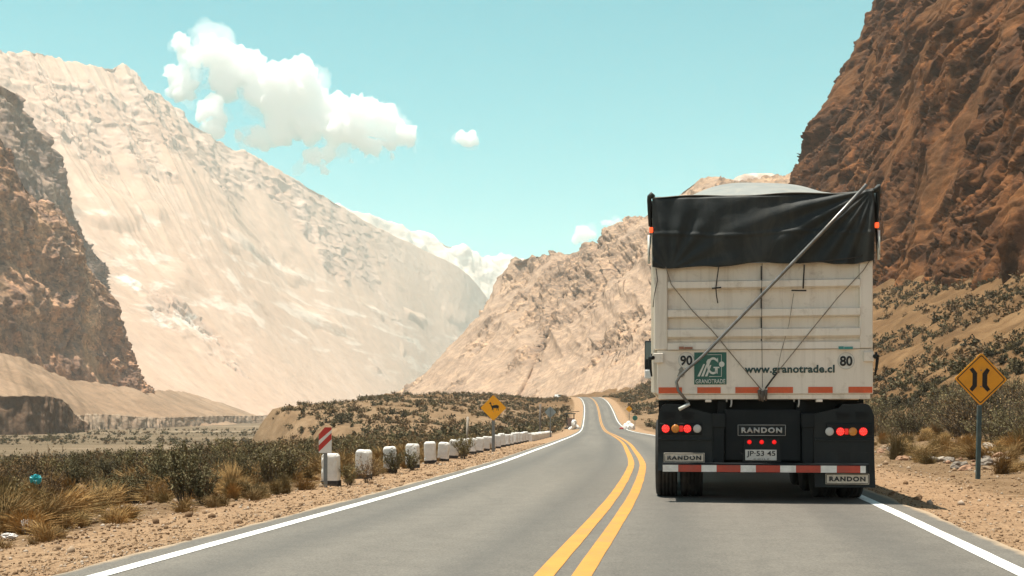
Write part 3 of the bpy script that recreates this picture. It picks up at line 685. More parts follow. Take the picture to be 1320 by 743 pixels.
# ---- tarpaulin: a folded sheet over the tail and an arched top
def tarp_back():
    nx, nz = 150, 60; x0, x1 = X_(841), X_(1125); V = []; Fc = []
    for j in range(nz + 1):
        v = j / nz
        for i in range(nx + 1):
            u = i / nx; x = x0 + (x1 - x0) * u
            zt = 3.640 + .030 * sstep(u, .90, 1.0) - .01 * math.sin(u * 3.1) ; zb = 2.80 + .028 * u ** 2 - .018 * math.sin(u * 9) - .012 * math.sin(u * 23)
            z = zt + (zb - zt) * v
            q = np.array([[x * 1.1, z * 1.1, 0.0]])
            # creases fanning from the upper right corner and from the lower left, a fold across the middle
            dx, dz = (1.28 - x), (3.68 - z); ang = math.atan2(dz, dx + .01); r1 = math.hypot(dx, dz)
            cr = .020 * math.sin(ang * 26 + 1.5 * math.sin(r1 * 2)) * math.exp(-((r1 - .7) / .75) ** 2)
            dx2, dz2 = x + 1.1, z - 2.75; a2 = math.atan2(dz2, dx2 + .001); r2 = math.hypot(dx2, dz2)
            cr += .013 * math.sin(a2 * 15) * math.exp(-((r2 - .5) / .4) ** 2)
            cr += .010 * math.sin(x * 19 + z * 3) * sstep(v, .55, 1.0) + .012 * math.exp(-((z - 3.17 - .02 * math.sin(x * 4)) / .02) ** 2)
            cr += .030 * float(fbm(q, 4)[0])
            y = -.085 - cr - .03 * math.sin(math.pi * v) 
            if v < .02: y += .03
            V.append((x, y, z))
    for j in range(nz):
        for i in range(nx):
            a = j * (nx + 1) + i; Fc.append((a, a + 1, a + nx + 2, a + nx + 1))
    return V, Fc
V, Fc = tarp_back(); TB = mesh_obj('tarpaulin', V, Fc, TARP, tr, True)
sm = TB.modifiers.new('thickness', 'SOLIDIFY'); sm.thickness = .006
V = []; Fc = []; nx, ny = 48, 40
for j in range(ny + 1):
    y = -.085 + (LEN + .1) * (j / ny) ** 1.6
    for i in range(nx + 1):
        u = i / nx * 2 - 1; arch = (1 - abs(u) ** 2.2); h = .02 + .41 * sstep(y, -.1, 1.5)
        sag = .02 * math.cos((y - .5) * 2 * math.pi / 1.05)
        V.append((u * 1.315, y, 3.655 + h * arch + sag * arch - .02 + .012 * math.sin(u * 7 + y * 3)))
for j in range(ny):
    for i in range(nx):
        a = j * (nx + 1) + i; Fc.append((a, a + 1, a + nx + 2, a + nx + 1))
TT = mesh_obj('tarpaulin_top', V, Fc, TARP_LIT, tr, True); TT.modifiers.new('thickness', 'SOLIDIFY').thickness = .008
for s in (-1, 1):   # the skirt of the tarpaulin down each side, scalloped at its hem
    V = []; Fc = []; n = 60
    for j in range(9):
        for i in range(n + 1):
            y = -.09 + (LEN + .1) * i / n; drop = .80 if i < 2 else .34
            V.append((s * (1.327 + .012 * math.sin(y * 8 + j) + .02 * j / 8), y, 3.665 - drop * j / 8 * (1 - .15 * math.sin(y * 6) ** 2)))
    for j in range(8):
        for i in range(n):
            a = j * (n + 1) + i; Fc.append((a, a + 1, a + n + 2, a + n + 1))
    o = mesh_obj('tarpaulin_skirt', V, Fc, TARP, tr, True); o.modifiers.new('thickness', 'SOLIDIFY').thickness = .006
    # lapped corner of the tarpaulin
    tube('tarpaulin_corner', [(s * 1.30, -.06, 3.64), (s * 1.325, -.085, 3.66), (s * 1.345, -.075, 3.70 if s > 0 else 3.64), (s * 1.35, -.03, 3.6), (s * 1.345, 0, 3.3)], [.03, .035, .03, .028, .015], TARP, tr)
    tube('tarpaulin_edge_strip', [(s * 1.352, -.075, 3.18), (s * 1.352, -.075, 2.84)], .016, OFFWHITE, tr)
    mk = box('side_marker_lamp', s * 1.325 - .024, s * 1.325 + .024, -.12, -.08, 3.205, 3.27, LIT_AMBER, tr, .012)
    # top-hung hinge of the lower panel
    hb = box('hinge', s * 1.24 - .06, s * 1.24 + .06, -.07, -.03, 1.66, 1.775, CREAM, tr, .008)
    tube('hinge_pin', [(s * 1.30, -.09, 1.72), (s * 1.345, -.03, 1.72)], .024, CHASSIS, hb)
    bm = bmesh.new(); add_tube(bm, [(s * 1.325, -.03, 1.77), (s * 1.34, -.045, 1.69), (s * 1.335, -.02, 1.6), (s * 1.32, 0, 1.5)], [.012, .02, .016, .010]); bm_obj('latch_arm', bm, CHASSIS, hb)
# ---- writing and stickers on the lower panel
yb = -.0315
def reflect(name, px0, px1, py0, py1, m, parent, y=yb): return box(name, X_(px0), X_(px1), y - .003, y + .003, Z_(py1), Z_(py0), m, parent)
for a, b_ in ((849.3, 880), (900, 930.5), (949.5, 980), (991, 1023.5), (1043, 1074), (1094, 1124)):
    reflect('reflective_tape', a, b_, 499.3, 507, ORANGE_TAPE, LOW)
for cx, cz, s, x0 in ((885.6, 464.3, '90', 0), (1091, 466.3, '80', 0)):
    st = disc('speed_sticker', X_(cx), Z_(cz), yb - .002, yb + .004, .098, STICKER, LOW, 32)
    ring = bmesh.new(); pts = [(X_(cx) + .096 * math.cos(k * math.pi / 24), yb - .003, Z_(cz) + .096 * math.sin(k * math.pi / 24)) for k in range(49)]
    add_tube(ring, pts, .002, 4, False); bm_obj('sticker_rim', ring, plain('sticker_rim_grey', (.33, .31, .27), .6), st)
    text('speed_number', s, X_(cx - 7.9), X_(cx + 7.9), Z_(cz + 6.5), Z_(cz - 6.3), yb - .006, INK, st, .028)
lg = reflect('logo_panel', 896, 938, 454.2, 495.7, GREEN, LOW)
yl = yb - .006
def Lx(c_): return X_(820 + c_ / 3.2303)
def Lz(r_): return Z_(430 + r_ / 3.2303)
# frame: thin square line open at the left, broken by a dot on the right
bm = bmesh.new(); add_tube(bm, [(Lx(300), yl, Lz(88)), (Lx(360), yl, Lz(88)), (Lx(360), yl, Lz(179)), (Lx(308), yl, Lz(179))], .0045, 4); bm_obj('logo_frame', bm, OFFWHITE, lg)
disc('logo_dot', Lx(361), Lz(128), yl - .006, yl + .004, .033, OFFWHITE, lg, 20)
def arc_band(cx, cz, r0, r1, a0, a1, n=20, wfun=None):
    bm = bmesh.new(); P = []
    for k in range(n + 1):
        a = R(a0 + (a1 - a0) * k / n); P.append((a, r0, r1))
    for k in range(n):
        q = []
        for a, r in ((P[k][0], r0), (P[k][0], r1), (P[k + 1][0], r1), (P[k + 1][0], r0)):
            q.append((cx + r * math.cos(a) * .72, cz + r * math.sin(a)))
        add_prism(bm, q, yl - .003, yl + .003)
    return bm
gx, gz = X_(920.7), Z_(471.6)
bm = arc_band(gx, gz, .074, .101, 42, 322)
add_prism(bm, [(gx + .004, gz - .012), (gx + .074, gz - .012), (gx + .074, gz - .028), (gx + .004, gz - .028)], yl - .003, yl + .003)
add_prism(bm, [(gx + .022, gz - .029), (gx + .054, gz - .029), (gx + .054, gz - .094), (gx + .022, gz - .082)], yl - .003, yl + .003)
add_prism(bm, [(gx + .040, gz + .070), (gx + .056, gz + .098), (gx + .060, gz + .036), (gx + .052, gz + .044)], yl - .003, yl + .003)
bm_obj('logo_letter', bm, OFFWHITE, lg)
def Mx(c_): return X_(840 + c_ / 7.43)
def Mz(r_): return Z_(440 + r_ / 7.43)
for k, (a, t0, r_) in enumerate(((447, 505, 218), (484, 531, 222), (520, 566, 228))):   # three slanted stalks
    prism('logo_stalk', [(Mx(a), Mz(336)), (Mx(a + 23), Mz(336)), (Mx(t0 + 16), Mz(r_)), (Mx(t0), Mz(r_))], yl - .004 - k * .001, yl + .003, OFFWHITE, lg)
prism('logo_ear', [(Mx(537), Mz(236)), (Mx(534), Mz(196)), (Mx(548), Mz(172)), (Mx(580), Mz(164)), (Mx(578), Mz(186)), (Mx(566), Mz(212)), (Mx(558), Mz(240))], yl - .0075, yl + .003, OFFWHITE, lg)
text('company_lettering', 'GRANOTRADE', Lx(251), Lx(376), Lz(208), Lz(190), yl, OFFWHITE, lg, .012)
text('web_lettering', 'www.granotrade.cl', X_(961.5), X_(1076.5), Z_(484.2), Z_(471.2), yb - .001, GREENINK, LOW, .032, space=1.06)
for cx, cz, m in ((885, 448.3, (.30, .13, .075)), (1090, 449.7, (.05, .24, .22))):
    st = reflect('maker_sticker', cx - 9.5, cx + 9.5, cz - 2.3, cz + 2.3, STICKER, LOW, -.062)
    mm = plain('sticker_print', m, .5); 
    for k in range(2): reflect('sticker_bar', cx - 9 + k * 7, cx - 2.5 + k * 11.4, cz - 1.8 + k * .5, cz + 1.9, mm, st, -.0665)
    reflect('sticker_line', cx - 9, cx + 9, cz + 1.2, cz + 1.9, mm, st, -.0695)
# scuffs: a scraped dark patch left of the logo
SCUFF = plain('scuffed_paint', (.28, .275, .23), .7, var=.4, scale=30)
for k in range(7):
    a = k * .9; cx, cz = X_(877 + 6 * random.random()), Z_(474 + 13 * random.random()); r = .012 + .022 * random.random()
    prism('scuff', [(cx + r * (1 + .6 * math.sin(j * 3.7 + k)) * math.cos(j * .9), cz + 1.3 * r * (1 + .6 * math.cos(j * 2.1 + k)) * math.sin(j * .9)) for j in range(7)], yb - .0015 - .0004 * k, yb + .004, SCUFF, LOW)
# ---- crank rod for the tarpaulin, ropes and hooks
rod = [(X_(1114), -.19, Z_(246)), (X_(1060), -.20, Z_(303)), (X_(906.5), -.19, Z_(460)), (X_(889), -.18, Z_(474.5)), (X_(877), -.17, Z_(485.5)), (X_(872.6), -.165, Z_(493.0)), (X_(875.0), -.165, Z_(503.5)), (X_(888.5), -.165, Z_(520.5))]
tube('crank_rod', rod, [.021, .021, .020, .018, .018, .018, .018, .018], STEEL, tr, 10)
tube('crank_handle', [(X_(889.5), -.165, Z_(521)), (X_(876), -.19, Z_(528))], .021, OFFWHITE, tr)
def rope(pts, r=.0055, m=ROPE): return tube('rope', [(X_(a), y, Z_(b)) for a, b, y in pts], r, m, tr, 6)
rope([(858.5, 343, -.09), (866, 366, -.075), (895, 402, -.07), (918, 425, -.07), (952, 466, -.07), (983, 503, -.07)])
rope([(1124, 333, -.09), (1112, 352, -.08), (1080, 386, -.07), (1040, 435, -.07), (1003, 481, -.07), (987, 503, -.07)])
rope([(983.5, 341, -.1), (983, 380, -.07), (983.5, 450, -.07), (984, 500, -.07)], .0035, DKROPE)
rope([(1024, 380, -.075), (1018, 420, -.06), (1008, 455, -.06), (1002, 484, -.07)], .003)
rope([(1003, 481, -.075), (996, 490, -.08), (988, 501, -.08)], .011, DKROPE)
rope([(846, 345, -.07), (848, 360, -.07), (843.5, 380, -.07), (842, 395, -.05)], .005, DKROPE)
rope([(1127, 330, -.08), (1100, 336, -.11), (1070, 339, -.12), (1030, 342, -.12)], .006, DKROPE)
rope([(928, 342, -.12), (926, 356, -.08), (924, 372, -.08), (925, 382, -.07), (926.5, 391, -.07)], .007, DKROPE)
rope([(1037, 344, -.12), (1036.5, 362, -.08), (1036, 374, -.08)], .009, DKROPE)
rope([(1021, 376, -.08), (1040, 376.5, -.08)], .009, DKROPE)
rope([(919, 372, -.075), (931, 371, -.075)], .009, DKROPE)
hk = bmesh.new()
for a, b_ in ((980, 503), (984, 504), (988, 503), (983, 508)): add_tube(hk, [(X_(a), -.09, Z_(b_)), (X_(a + .6), -.08, Z_(b_ + 14 if b_ < 508 else b_ + 9))], [.024, .012], 6)
bm_obj('rope_hook', hk, plain('rusty_hook', (.13, .11, .09), .7, .3, dirt=(.2, .1, .05)), tr)
# ---- below the body
for cx in (914.5, 1057.5): box('tailgate_bracket', X_(cx - 4), X_(cx + 4), -.02, .1, Z_(518.5), 1.223, CREAM, tr, .004)
for cx in (941.5, 1028.5):
    bm = bmesh.new(); pts = [(X_(cx) + .03 * math.cos(t_), .0, Z_(518) + .075 * math.sin(t_)) for t_ in [k * .35 - 1 for k in range(13)]]
    add_tube(bm, pts, .010, 6); bm_obj('tow_ring', bm, SILVER, tr)
bm = bmesh.new()
for s in (-1, 1): add_box(bm, s * .47 - .05, s * .47 + .05, .12, LEN + 1.5, .86, 1.2)
for y in (.35, 1.6, 3.2, 5.0): add_box(bm, -.42, .42, y, y + .10, .88, 1.15)
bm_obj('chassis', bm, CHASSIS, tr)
box('underbody_dark_sheet', -1.24, 1.24, .32, .40, .60, 1.22, CHASSIS, tr)  # added dark sheet, stands in for the darkness seen through the gaps
for k, (x0, x1, z0) in enumerate(((-.36, .30, .60), (-.30, .38, .66), (.42, .70, .98), (-.75, -.44, 1.0))):
    tube('air_hose', [(x0, .02 + .03 * k, z0 + .05), (x0 * .6 + x1 * .4, .0, z0 - .09), (x1, .03, z0 + .06)], .014, RUBBER, tr, 6)
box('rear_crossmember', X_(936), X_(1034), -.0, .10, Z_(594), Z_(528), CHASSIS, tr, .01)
for x0, x1 in ((920.5, 935), (1035, 1049.5)):
    bm = bmesh.new(); add_box(bm, X_(x0), X_(x1), -.07, .07, Z_(596), Z_(533), .008); add_box(bm, X_(x0) - .012, X_(x1) + .012, -.09, -.0725, Z_(551), Z_(534), .004)
    bm_obj('bumper_bracket', bm, CHASSIS, tr)
bm = bmesh.new(); add_prism(bm, [(X_(962), Z_(566)), (X_(1006), Z_(566)), (X_(1009), Z_(596)), (X_(959), Z_(596))], -.02, -.004); bm_obj('plate_holder', bm, BLACKPL, tr)
for cx in (967.7, 983.5, 999.6): disc('brake_lamp', X_(cx), Z_(570), -.035, -.018, .026, LIT_RED, tr, 16, .012)
def badge(px0, px1, py0, py1, y, dark_text, lens, border):
    o = box('badge', X_(px0), X_(px1), y - .008, y, Z_(py1), Z_(py0), lens, tr, .003)
    bm = bmesh.new(); x0, x1, z0, z1 = X_(px0) + .01, X_(px1) - .01, Z_(py1) + .01, Z_(py0) - .01
    for q in (((x0, z0), (x1, z0)), ((x1, z0), (x1, z1)), ((x1, z1), (x0, z1)), ((x0, z1), (x0, z0))): add_tube(bm, [(q[0][0], y - .0095, q[0][1]), (q[1][0], y - .0095, q[1][1])], .0042, 4)
    bm_obj('badge_border', bm, border, o)
    hx = (px1 - px0) * .085; hz = (py1 - py0) * .27
    text('badge_lettering', 'RANDON', X_(px0 + hx), X_(px1 - hx), Z_(py1 - hz), Z_(py0 + hz), y - .012, dark_text, o, .045, space=1.22)
badge(952, 1015.2, 547, 562.6, -.004, SILVER, BLACKPL, SILVER)
badge(856.3, 909.3, 584, 596.5, -.125, INK, BEIGEPL, BLACKPL)
badge(1063.6, 1118.3, 609.4, 622.8, -.125, INK, BEIGEPL, BLACKPL)
pl = box('number_plate', X_(962.3), X_(1002.7), -.034, -.024, Z_(593.6), Z_(579.8), PLATEW, tr, .004)
text('plate_lettering', 'JP·53 45', X_(964), X_(1001), Z_(589.8), Z_(581.3), -.037, INK, pl, .012)
text('plate_small_lettering', 'C H I L E', X_(973), X_(993), Z_(592.8), Z_(591.0), -.037, INK, pl)
# underrun bumper with red and white bands
bmp_ = box('bumper', X_(854.7), X_(1117.8), -.185, -.10, Z_(608.6), Z_(596.3), CHASSIS, tr, .012)
for a, b_, m in ((854.9, 875, 0), (875, 905, 1), (905, 924.5, 0), (924.5, 955.3, 1), (955.3, 974.8, 0), (974.8, 1005.7, 1), (1005.7, 1025.6, 0), (1025.6, 1056.8, 1), (1056.8, 1076.9, 0), (1076.9, 1106.3, 1), (1106.3, 1113, 0)):
    reflect('bumper_band', a + .03, b_ - .03, 599.3, 608.0, RED_TAPE if m else WHITE_TAPE, bmp_, -.187)
for cx in (928, 1042): box('bumper_arm', X_(cx) - .05, X_(cx) + .05, -.098, .06, Z_(606), Z_(594), CHASSIS, tr)
# mudguards: moulded wings over the wheels with a lamp board and a hanging flap
for s in (-1, 1):
    xo, xi = (X_(848.5), X_(920)) if s < 0 else (X_(1126), X_(1050)); a, b_ = min(xo, xi), max(xo, xi)
    def zx(u): return xo + (xi - xo) * u
    bm = bmesh.new()
    prof = [(0.0, .60), (0.0, 1.02), (.03, 1.09), (.08, 1.15), (.14, 1.17), (.52, 1.165), (.58, 1.12), (.70, 1.10), (1.0, 1.05), (1.0, .60)]
    poly = [(zx(u), z) for u, z in prof]
    add_prism(bm, poly, -.05, .02)
    if True:   # hood going forward over the tyres
        for (u0, z0), (u1, z1) in zip(prof[1:6], prof[2:7]):
            q = [bm.verts.new((zx(u0), .02, z0)), bm.verts.new((zx(u1), .02, z1)), bm.verts.new((zx(u1), 1.45, z1 + .06)), bm.verts.new((zx(u0), 1.45, z0 + .06))]; bm.faces.new(q)
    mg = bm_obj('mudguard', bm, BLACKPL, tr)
    for u in (.20, .55 if s < 0 else .52):
        v = bmesh.new(); x = zx(u); add_prism(v, [(x - .085, 1.075), (x + .085, 1.075), (x + .065, .985), (x - .065, .985)], -.058, -.048)
        for k in range(3): add_box(v, x - .06, x + .06, -.068, -.059, 1.005 + k * .024, 1.013 + k * .024)
        bm_obj('air_vent', v, plain('vent_black', (.006, .008, .009), .8), mg)
    box('guard_ridge', min(zx(.0), zx(.98)), max(zx(0), zx(.98)), -.075, -.051, .735, .765, BLACKPL, mg, .008)
    box('lamp_board', min(zx(.03), zx(.80)), max(zx(.03), zx(.80)), -.08, -.052, Z_(560.5), Z_(545.5), CHASSIS, mg, .012)
    fl = bmesh.new(); n = 10; z0 = Z_(607) if s < 0 else Z_(627)
    vs = [[fl.verts.new((zx(i / n) + (.0 if s < 0 else .01 * (j / 4)), -.055 - .03 * (j / 4) ** 2 - .006 * math.sin(i * 1.3), .60 + (z0 - .60) * j / 4)) for i in range(n + 1)] for j in range(5)]
    for j in range(4):
        for i in range(n): fl.faces.new((vs[j][i], vs[j][i + 1], vs[j + 1][i + 1], vs[j + 1][i]))
    fo = bm_obj('mud_flap', fl, BLACKPL, tr); fo.modifiers.new('thickness', 'SOLIDIFY').thickness = .012
    lamps = ((858.7, 'R'), (871.4, 'A'), (886.9, 'R'), (899.9, 'W')) if s < 0 else ((1069.3, 'W'), (1082.9, 'R'), (1098.6, 'A'), (1111.6, 'R'))
    cz = Z_(552.9) if s < 0 else Z_(556.2)
    for cx, kx in lamps:
        x = X_(cx); m = {'R': LIT_RED, 'A': AMBER, 'W': CLEAR}[kx]
        lo = disc('tail_lamp', x, cz, -.094, -.078, .049, DIM_RED if kx == 'R' else m, tr, 24, .006)
        put(lo, {'R': 'lit red lamp', 'A': 'amber lamp', 'W': 'clear lamp'}[kx])
        if kx == 'R':
            d = bmesh.new()
            for r, n in ((.036, 12), (.019, 6), (0, 1)):
                for k in range(n):
                    an = 2 * math.pi * k / n; bmesh.ops.create_icosphere(d, subdivisions=1, radius=.0075, matrix=Matrix.Translation((x + r * math.cos(an), -.100, cz + r * math.sin(an))))
            bm_obj('diodes', d, LED_DOT, lo)
    rx = X_(879) if s < 0 else X_(1090.8)
    box('reflector', rx - .022, rx + .022, -.086, -.079, cz - .035, cz + .035, DIM_RED, tr, .004)
# wheels: dual tyres on axles
def wheel(x, y, r=.50, w=.27):
    bm = bmesh.new(); h = w / 2; prof = [(r * .56, -h), (r * .80, -h * 1.02), (r * .93, -h * .97), (r * .985, -h * .78)]
    for k in range(5):
        c0 = -h * .7 + k * h * .35; prof += [(r, c0), (r, c0 + h * .24), (r * .975, c0 + h * .26), (r * .975, c0 + h * .34)]
    prof += [(r * .985, h * .78), (r * .93, h * .97), (r * .80, h * 1.02), (r * .56, h)]
    add_lathe(bm, prof, 40, 'X', (x, y, r))
    ty = bm_obj('tyre', bm, RUBBER, tr)
    bm = bmesh.new(); add_lathe(bm, [(r * .55, -h * .8), (r * .5, -h * .5), (r * .2, -h * .4), (r * .2, h * .4), (r * .5, h * .5), (r * .55, h * .8)], 24, 'X', (x, y, r)); bm_obj('rim', bm, SILVER, ty)
for y in (1.0, 2.3, 3.6):
    for x in (-1.15, -.83, .83, 1.15): wheel(x, y)
    tube('axle', [(-1.2, y, .5), (1.2, y, .5)], .07, CHASSIS, tr)
# tractor at the front: cab, mirrors, steering and driving wheels
Y0 = LEN + .9
bm = bmesh.new(); add_prism(bm, [(-1.22, .75), (1.22, .75), (1.22, 2.95), (1.05, 3.2), (-1.05, 3.2), (-1.22, 2.95)], Y0, Y0 + 2.1); cab = bm_obj('cab', bm, DUSTY_WHITE, tr)
box('rear_window', -.6, .6, Y0 - .012, Y0 - .002, 1.9, 2.5, GLASSDK, cab); box('windscreen', -1.1, 1.1, Y0 + 2.102, Y0 + 2.115, 1.75, 2.7, GLASSDK, cab)
for s in (-1, 1):
    box('side_window', s * 1.222 - .004, s * 1.222 + .004, Y0 + .9, Y0 + 1.9, 1.8, 2.6, GLASSDK, cab)
    wheel(s * 1.05, Y0 + 1.5, .5, .3); wheel(s * 1.0, LEN - 1.2, .5, .3)
    mi = box('mirror', s * 1.64 - .10, s * 1.64 + .10, Y0 + 1.95, Y0 + 2.07, 1.98, 2.72, BLACKPL, tr, .03)
    box('mirror_glass', s * 1.64 - .08, s * 1.64 + .08, Y0 + 1.944, Y0 + 1.949, 2.30, 2.68, GLASSDK, mi)
    box('mirror_shell', s * 1.64 - .098, s * 1.64 + .098, Y0 + 1.93, Y0 + 2.06, 1.86, 2.06, DUSTY_WHITE, mi, .02)
    tube('mirror_arm', [(s * 1.2, Y0 + 2.0, 2.75), (s * 1.62, Y0 + 2.0, 2.76), (s * 1.62, Y0 + 2.0, 1.86), (s * 1.2, Y0 + 2.0, 1.84)], .02, CHASSIS, mi)
# ================================================================== ROADSIDE THINGS
def gz(x, y): return float(ground_z(np.array([x]), np.array([y]))[0])
def left_at(Y, dl): return float(road_x(Y)) - HW - dl
def right_at(Y, dr): return float(road_x(Y)) + HW + dr
def solve_left(px, dl, lo=10, hi=120):
    for _ in range(50):
        mid = (lo + hi) / 2
        if 660 + left_at(mid, dl) / mid * F < px: lo = mid
        else: hi = mid
    return (lo + hi) / 2

POSTW = plain('whitewashed_concrete', (.76, .74, .69), .85, var=.16, scale=6, dirt=(.36, .30, .22), dirt_amt=.7, bmp=.5)
POSTB = plain('black_painted_base', (.03, .03, .032), .8, var=.4, scale=9, dirt=(.2, .16, .12), dirt_amt=.5)
GREYPOST = plain('grey_sign_post', (.20, .215, .215), .6, .2, var=.25, scale=12, dirt=(.3, .26, .2), dirt_amt=.4)
TEALPOST = plain('dark_teal_sign_post', (.055, .10, .11), .55, .2, var=.3, scale=8, dirt=(.2, .19, .16), dirt_amt=.5)
WOODP = plain('weathered_wood', (.17, .14, .115), .9, var=.4, scale=14)
SIGNY = plain('orange_yellow_sign_face', (1.0, .43, .006), .45, var=.08, scale=6, dirt=(.6, .32, .08), dirt_amt=.25)
SIGNO = plain('amber_sign_face', (.86, .38, .02), .5, var=.1, scale=6, dirt=(.4, .2, .05), dirt_amt=.35)
SIGNBACK = plain('bare_metal_sign_back', (.30, .34, .335), .5, .3, var=.15, scale=6, dirt=(.3, .28, .24), dirt_amt=.3)
SIGNRED = plain('red_sign_stripe', (.50, .035, .022), .45, var=.12, scale=10)
SIGNWHITE = plain('white_sign_stripe', (.74, .72, .67), .5, var=.1, scale=10)
BLACKP = plain('black_sign_paint', (.012, .012, .012), .5, var=.3, scale=10)

# ---- white guard posts along the left shoulder
def guard_post(seed):
    root = empty('guard_post')
    w, d, h = .14, .10, .52; rr = random.Random(seed)
    bm = bmesh.new(); rings = []; zs = [.085 + (h - .15) * k / 9 for k in range(10)]
    lev = [(1 - .03 * k / 9, z) for k, z in enumerate(zs)] + [(.95, h - .042), (.84, h - .016), (.76, h - .004), (.70, h)]
    n = 8
    sq = []
    for k in range(4):
        for j in range(n):
            u = -1 + 2 * (j + .5) / n; cc_ = 1.0 if abs(u) < .86 else .955
            sq.append([(u, -cc_), (cc_, u), (-u, cc_), (-cc_, -u)][k])
    for k, z in lev: rings.append([bm.verts.new((x * w * k, y * d * k, z)) for x, y in sq])
    for i in range(len(rings) - 1):
        for k in range(4 * n): bm.faces.new((rings[i][k], rings[i][(k + 1) % (4 * n)], rings[i + 1][(k + 1) % (4 * n)], rings[i + 1][k]))
    bm.faces.new(rings[0][::-1]); bm.faces.new(rings[-1])
    P = np.array([v.co[:] for v in bm.verts]); nz = fbm(P * 9 + seed * 5, 4, .55); chip = np.clip(fbm(P * 16 + seed * 9, 3) - .42, 0, 1)
    for v, a_, c_ in zip(bm.verts, nz, chip):
        q = Vector((v.co.x, v.co.y, 0)); edge = (abs(v.co.x) / w + abs(v.co.y) / d) / 2
        v.co += q * (.035 * a_ - .55 * c_ * edge); v.co.z -= .06 * c_ * (v.co.z > .45)
    bm_obj('post_shaft', bm, POSTW, root)
    bm = bmesh.new(); add_box(bm, -w * 1.005, w * 1.005, -d * 1.01, d * 1.01, -.45, .084, .008); bm_obj('post_base', bm, POSTB, root)
    return root
def copy_tree(o, parent=None):
    c_ = o.copy(); COL.objects.link(c_); c_.parent = parent
    for ch in o.children: copy_tree(ch, c_)
    return c_
gps = [guard_post(k + 1) for k in range(5)]; NEARP = [427, 468.5, 503.5, 531.5, 555, 571, 584]
YS = [solve_left(p, 2.0) for p in NEARP]
while YS[-1] < 59: YS.append(YS[-1] + 1.95 + .25 * random.random())
LABP = {0: 'first white guard post, right behind the red striped marker board', 1: 'second white guard post, standing clear with its base behind a shrub', 2: 'third white guard post from the striped marker board', 3: 'fourth white guard post from the striped marker board', 4: 'fifth white guard post, at the end of the open spacing', 5: 'sixth white guard post, first of the close-set pair'}
for i, y in enumerate(YS):
    o = gps[i] if i < 5 else copy_tree(gps[(i * 7 + 2) % 5])
    x = left_at(y, 2.0); o.location = (x, y, gz(x, y) + .02 + .02 * random.random() - .03); o.rotation_euler = (R(random.uniform(-4, 4)), R(random.uniform(-5, 5)), R(-6 + random.uniform(-10, 10)))
    s_ = random.uniform(.94, 1.06); o.scale = (s_, s_, random.uniform(.95, 1.08))
    put(o, LABP.get(i, 'white guard post in the closely overlapping row running to the low wall'), 'guard post', 'white guard posts along the left shoulder')
# ---- low white parapet beyond the posts
ya, yb_ = 62.5, 91.0; n = 26; prof = [(-.16, -.6), (-.16, .34), (-.10, .43), (.10, .43), (.16, .34), (.16, -.6)]
bm = bmesh.new(); prev = None
for k in range(n + 1):
    y = ya + (yb_ - ya) * k / n; x = left_at(y, 1.95); z = gz(x, y)
    ring = [bm.verts.new((x + a, y, z + b_ + .02 * math.sin(k * 1.9))) for a, b_ in prof]
    if prev:
        for i in range(5): bm.faces.new((prev[i], prev[i + 1], ring[i + 1], ring[i]))
    else: bm.faces.new(ring[::-1])
    prev = ring
bm.faces.new(prev)
put(bm_obj('parapet_wall', bm, POSTW), 'long low white concrete wall at the far end of the guard posts', 'wall')
# ---- striped marker board at the first post
y = YS[0] - .55; x = (419.6 - 660) / F * y; z = gz(x, y)
ms = empty('marker_sign', (x, y, z)); put(ms, 'narrow red and white striped marker board on a grey post', 'sign')
box('post', -.028, .028, -.02, .02, -.4, CH - z - (560 - HOR) / F * y, GREYPOST, ms)
s = y / F; w = 8.2 * s; zt = CH - z - (551 - HOR) * s; zb = CH - z - (584 - HOR) * s
prism('board', [(-w, zb), (w, zb), (w, zt), (-w * .05, zt), (-w, zt - 9 * s)], -.032, -.022, SIGNWHITE, ms)
for a in (0, 1):
    z0 = zt - (17 + a * 14.5) * s; hgt = 8.4 * s; sl = 16 * s
    if a == 0: poly = [(-w, z0), (w, z0 + sl * .87), (w, zt), (-w * .05, zt), (-w, zt - 9 * s)]
    else: poly = [(-w, z0), (-w, z0 + hgt), (w, z0 + hgt + sl), (w, z0 + sl)]
    poly = [(p, min(max(q, zb), zt)) for p, q in poly]
    prism('stripe', poly, -.0345, -.0325, SIGNRED, ms)
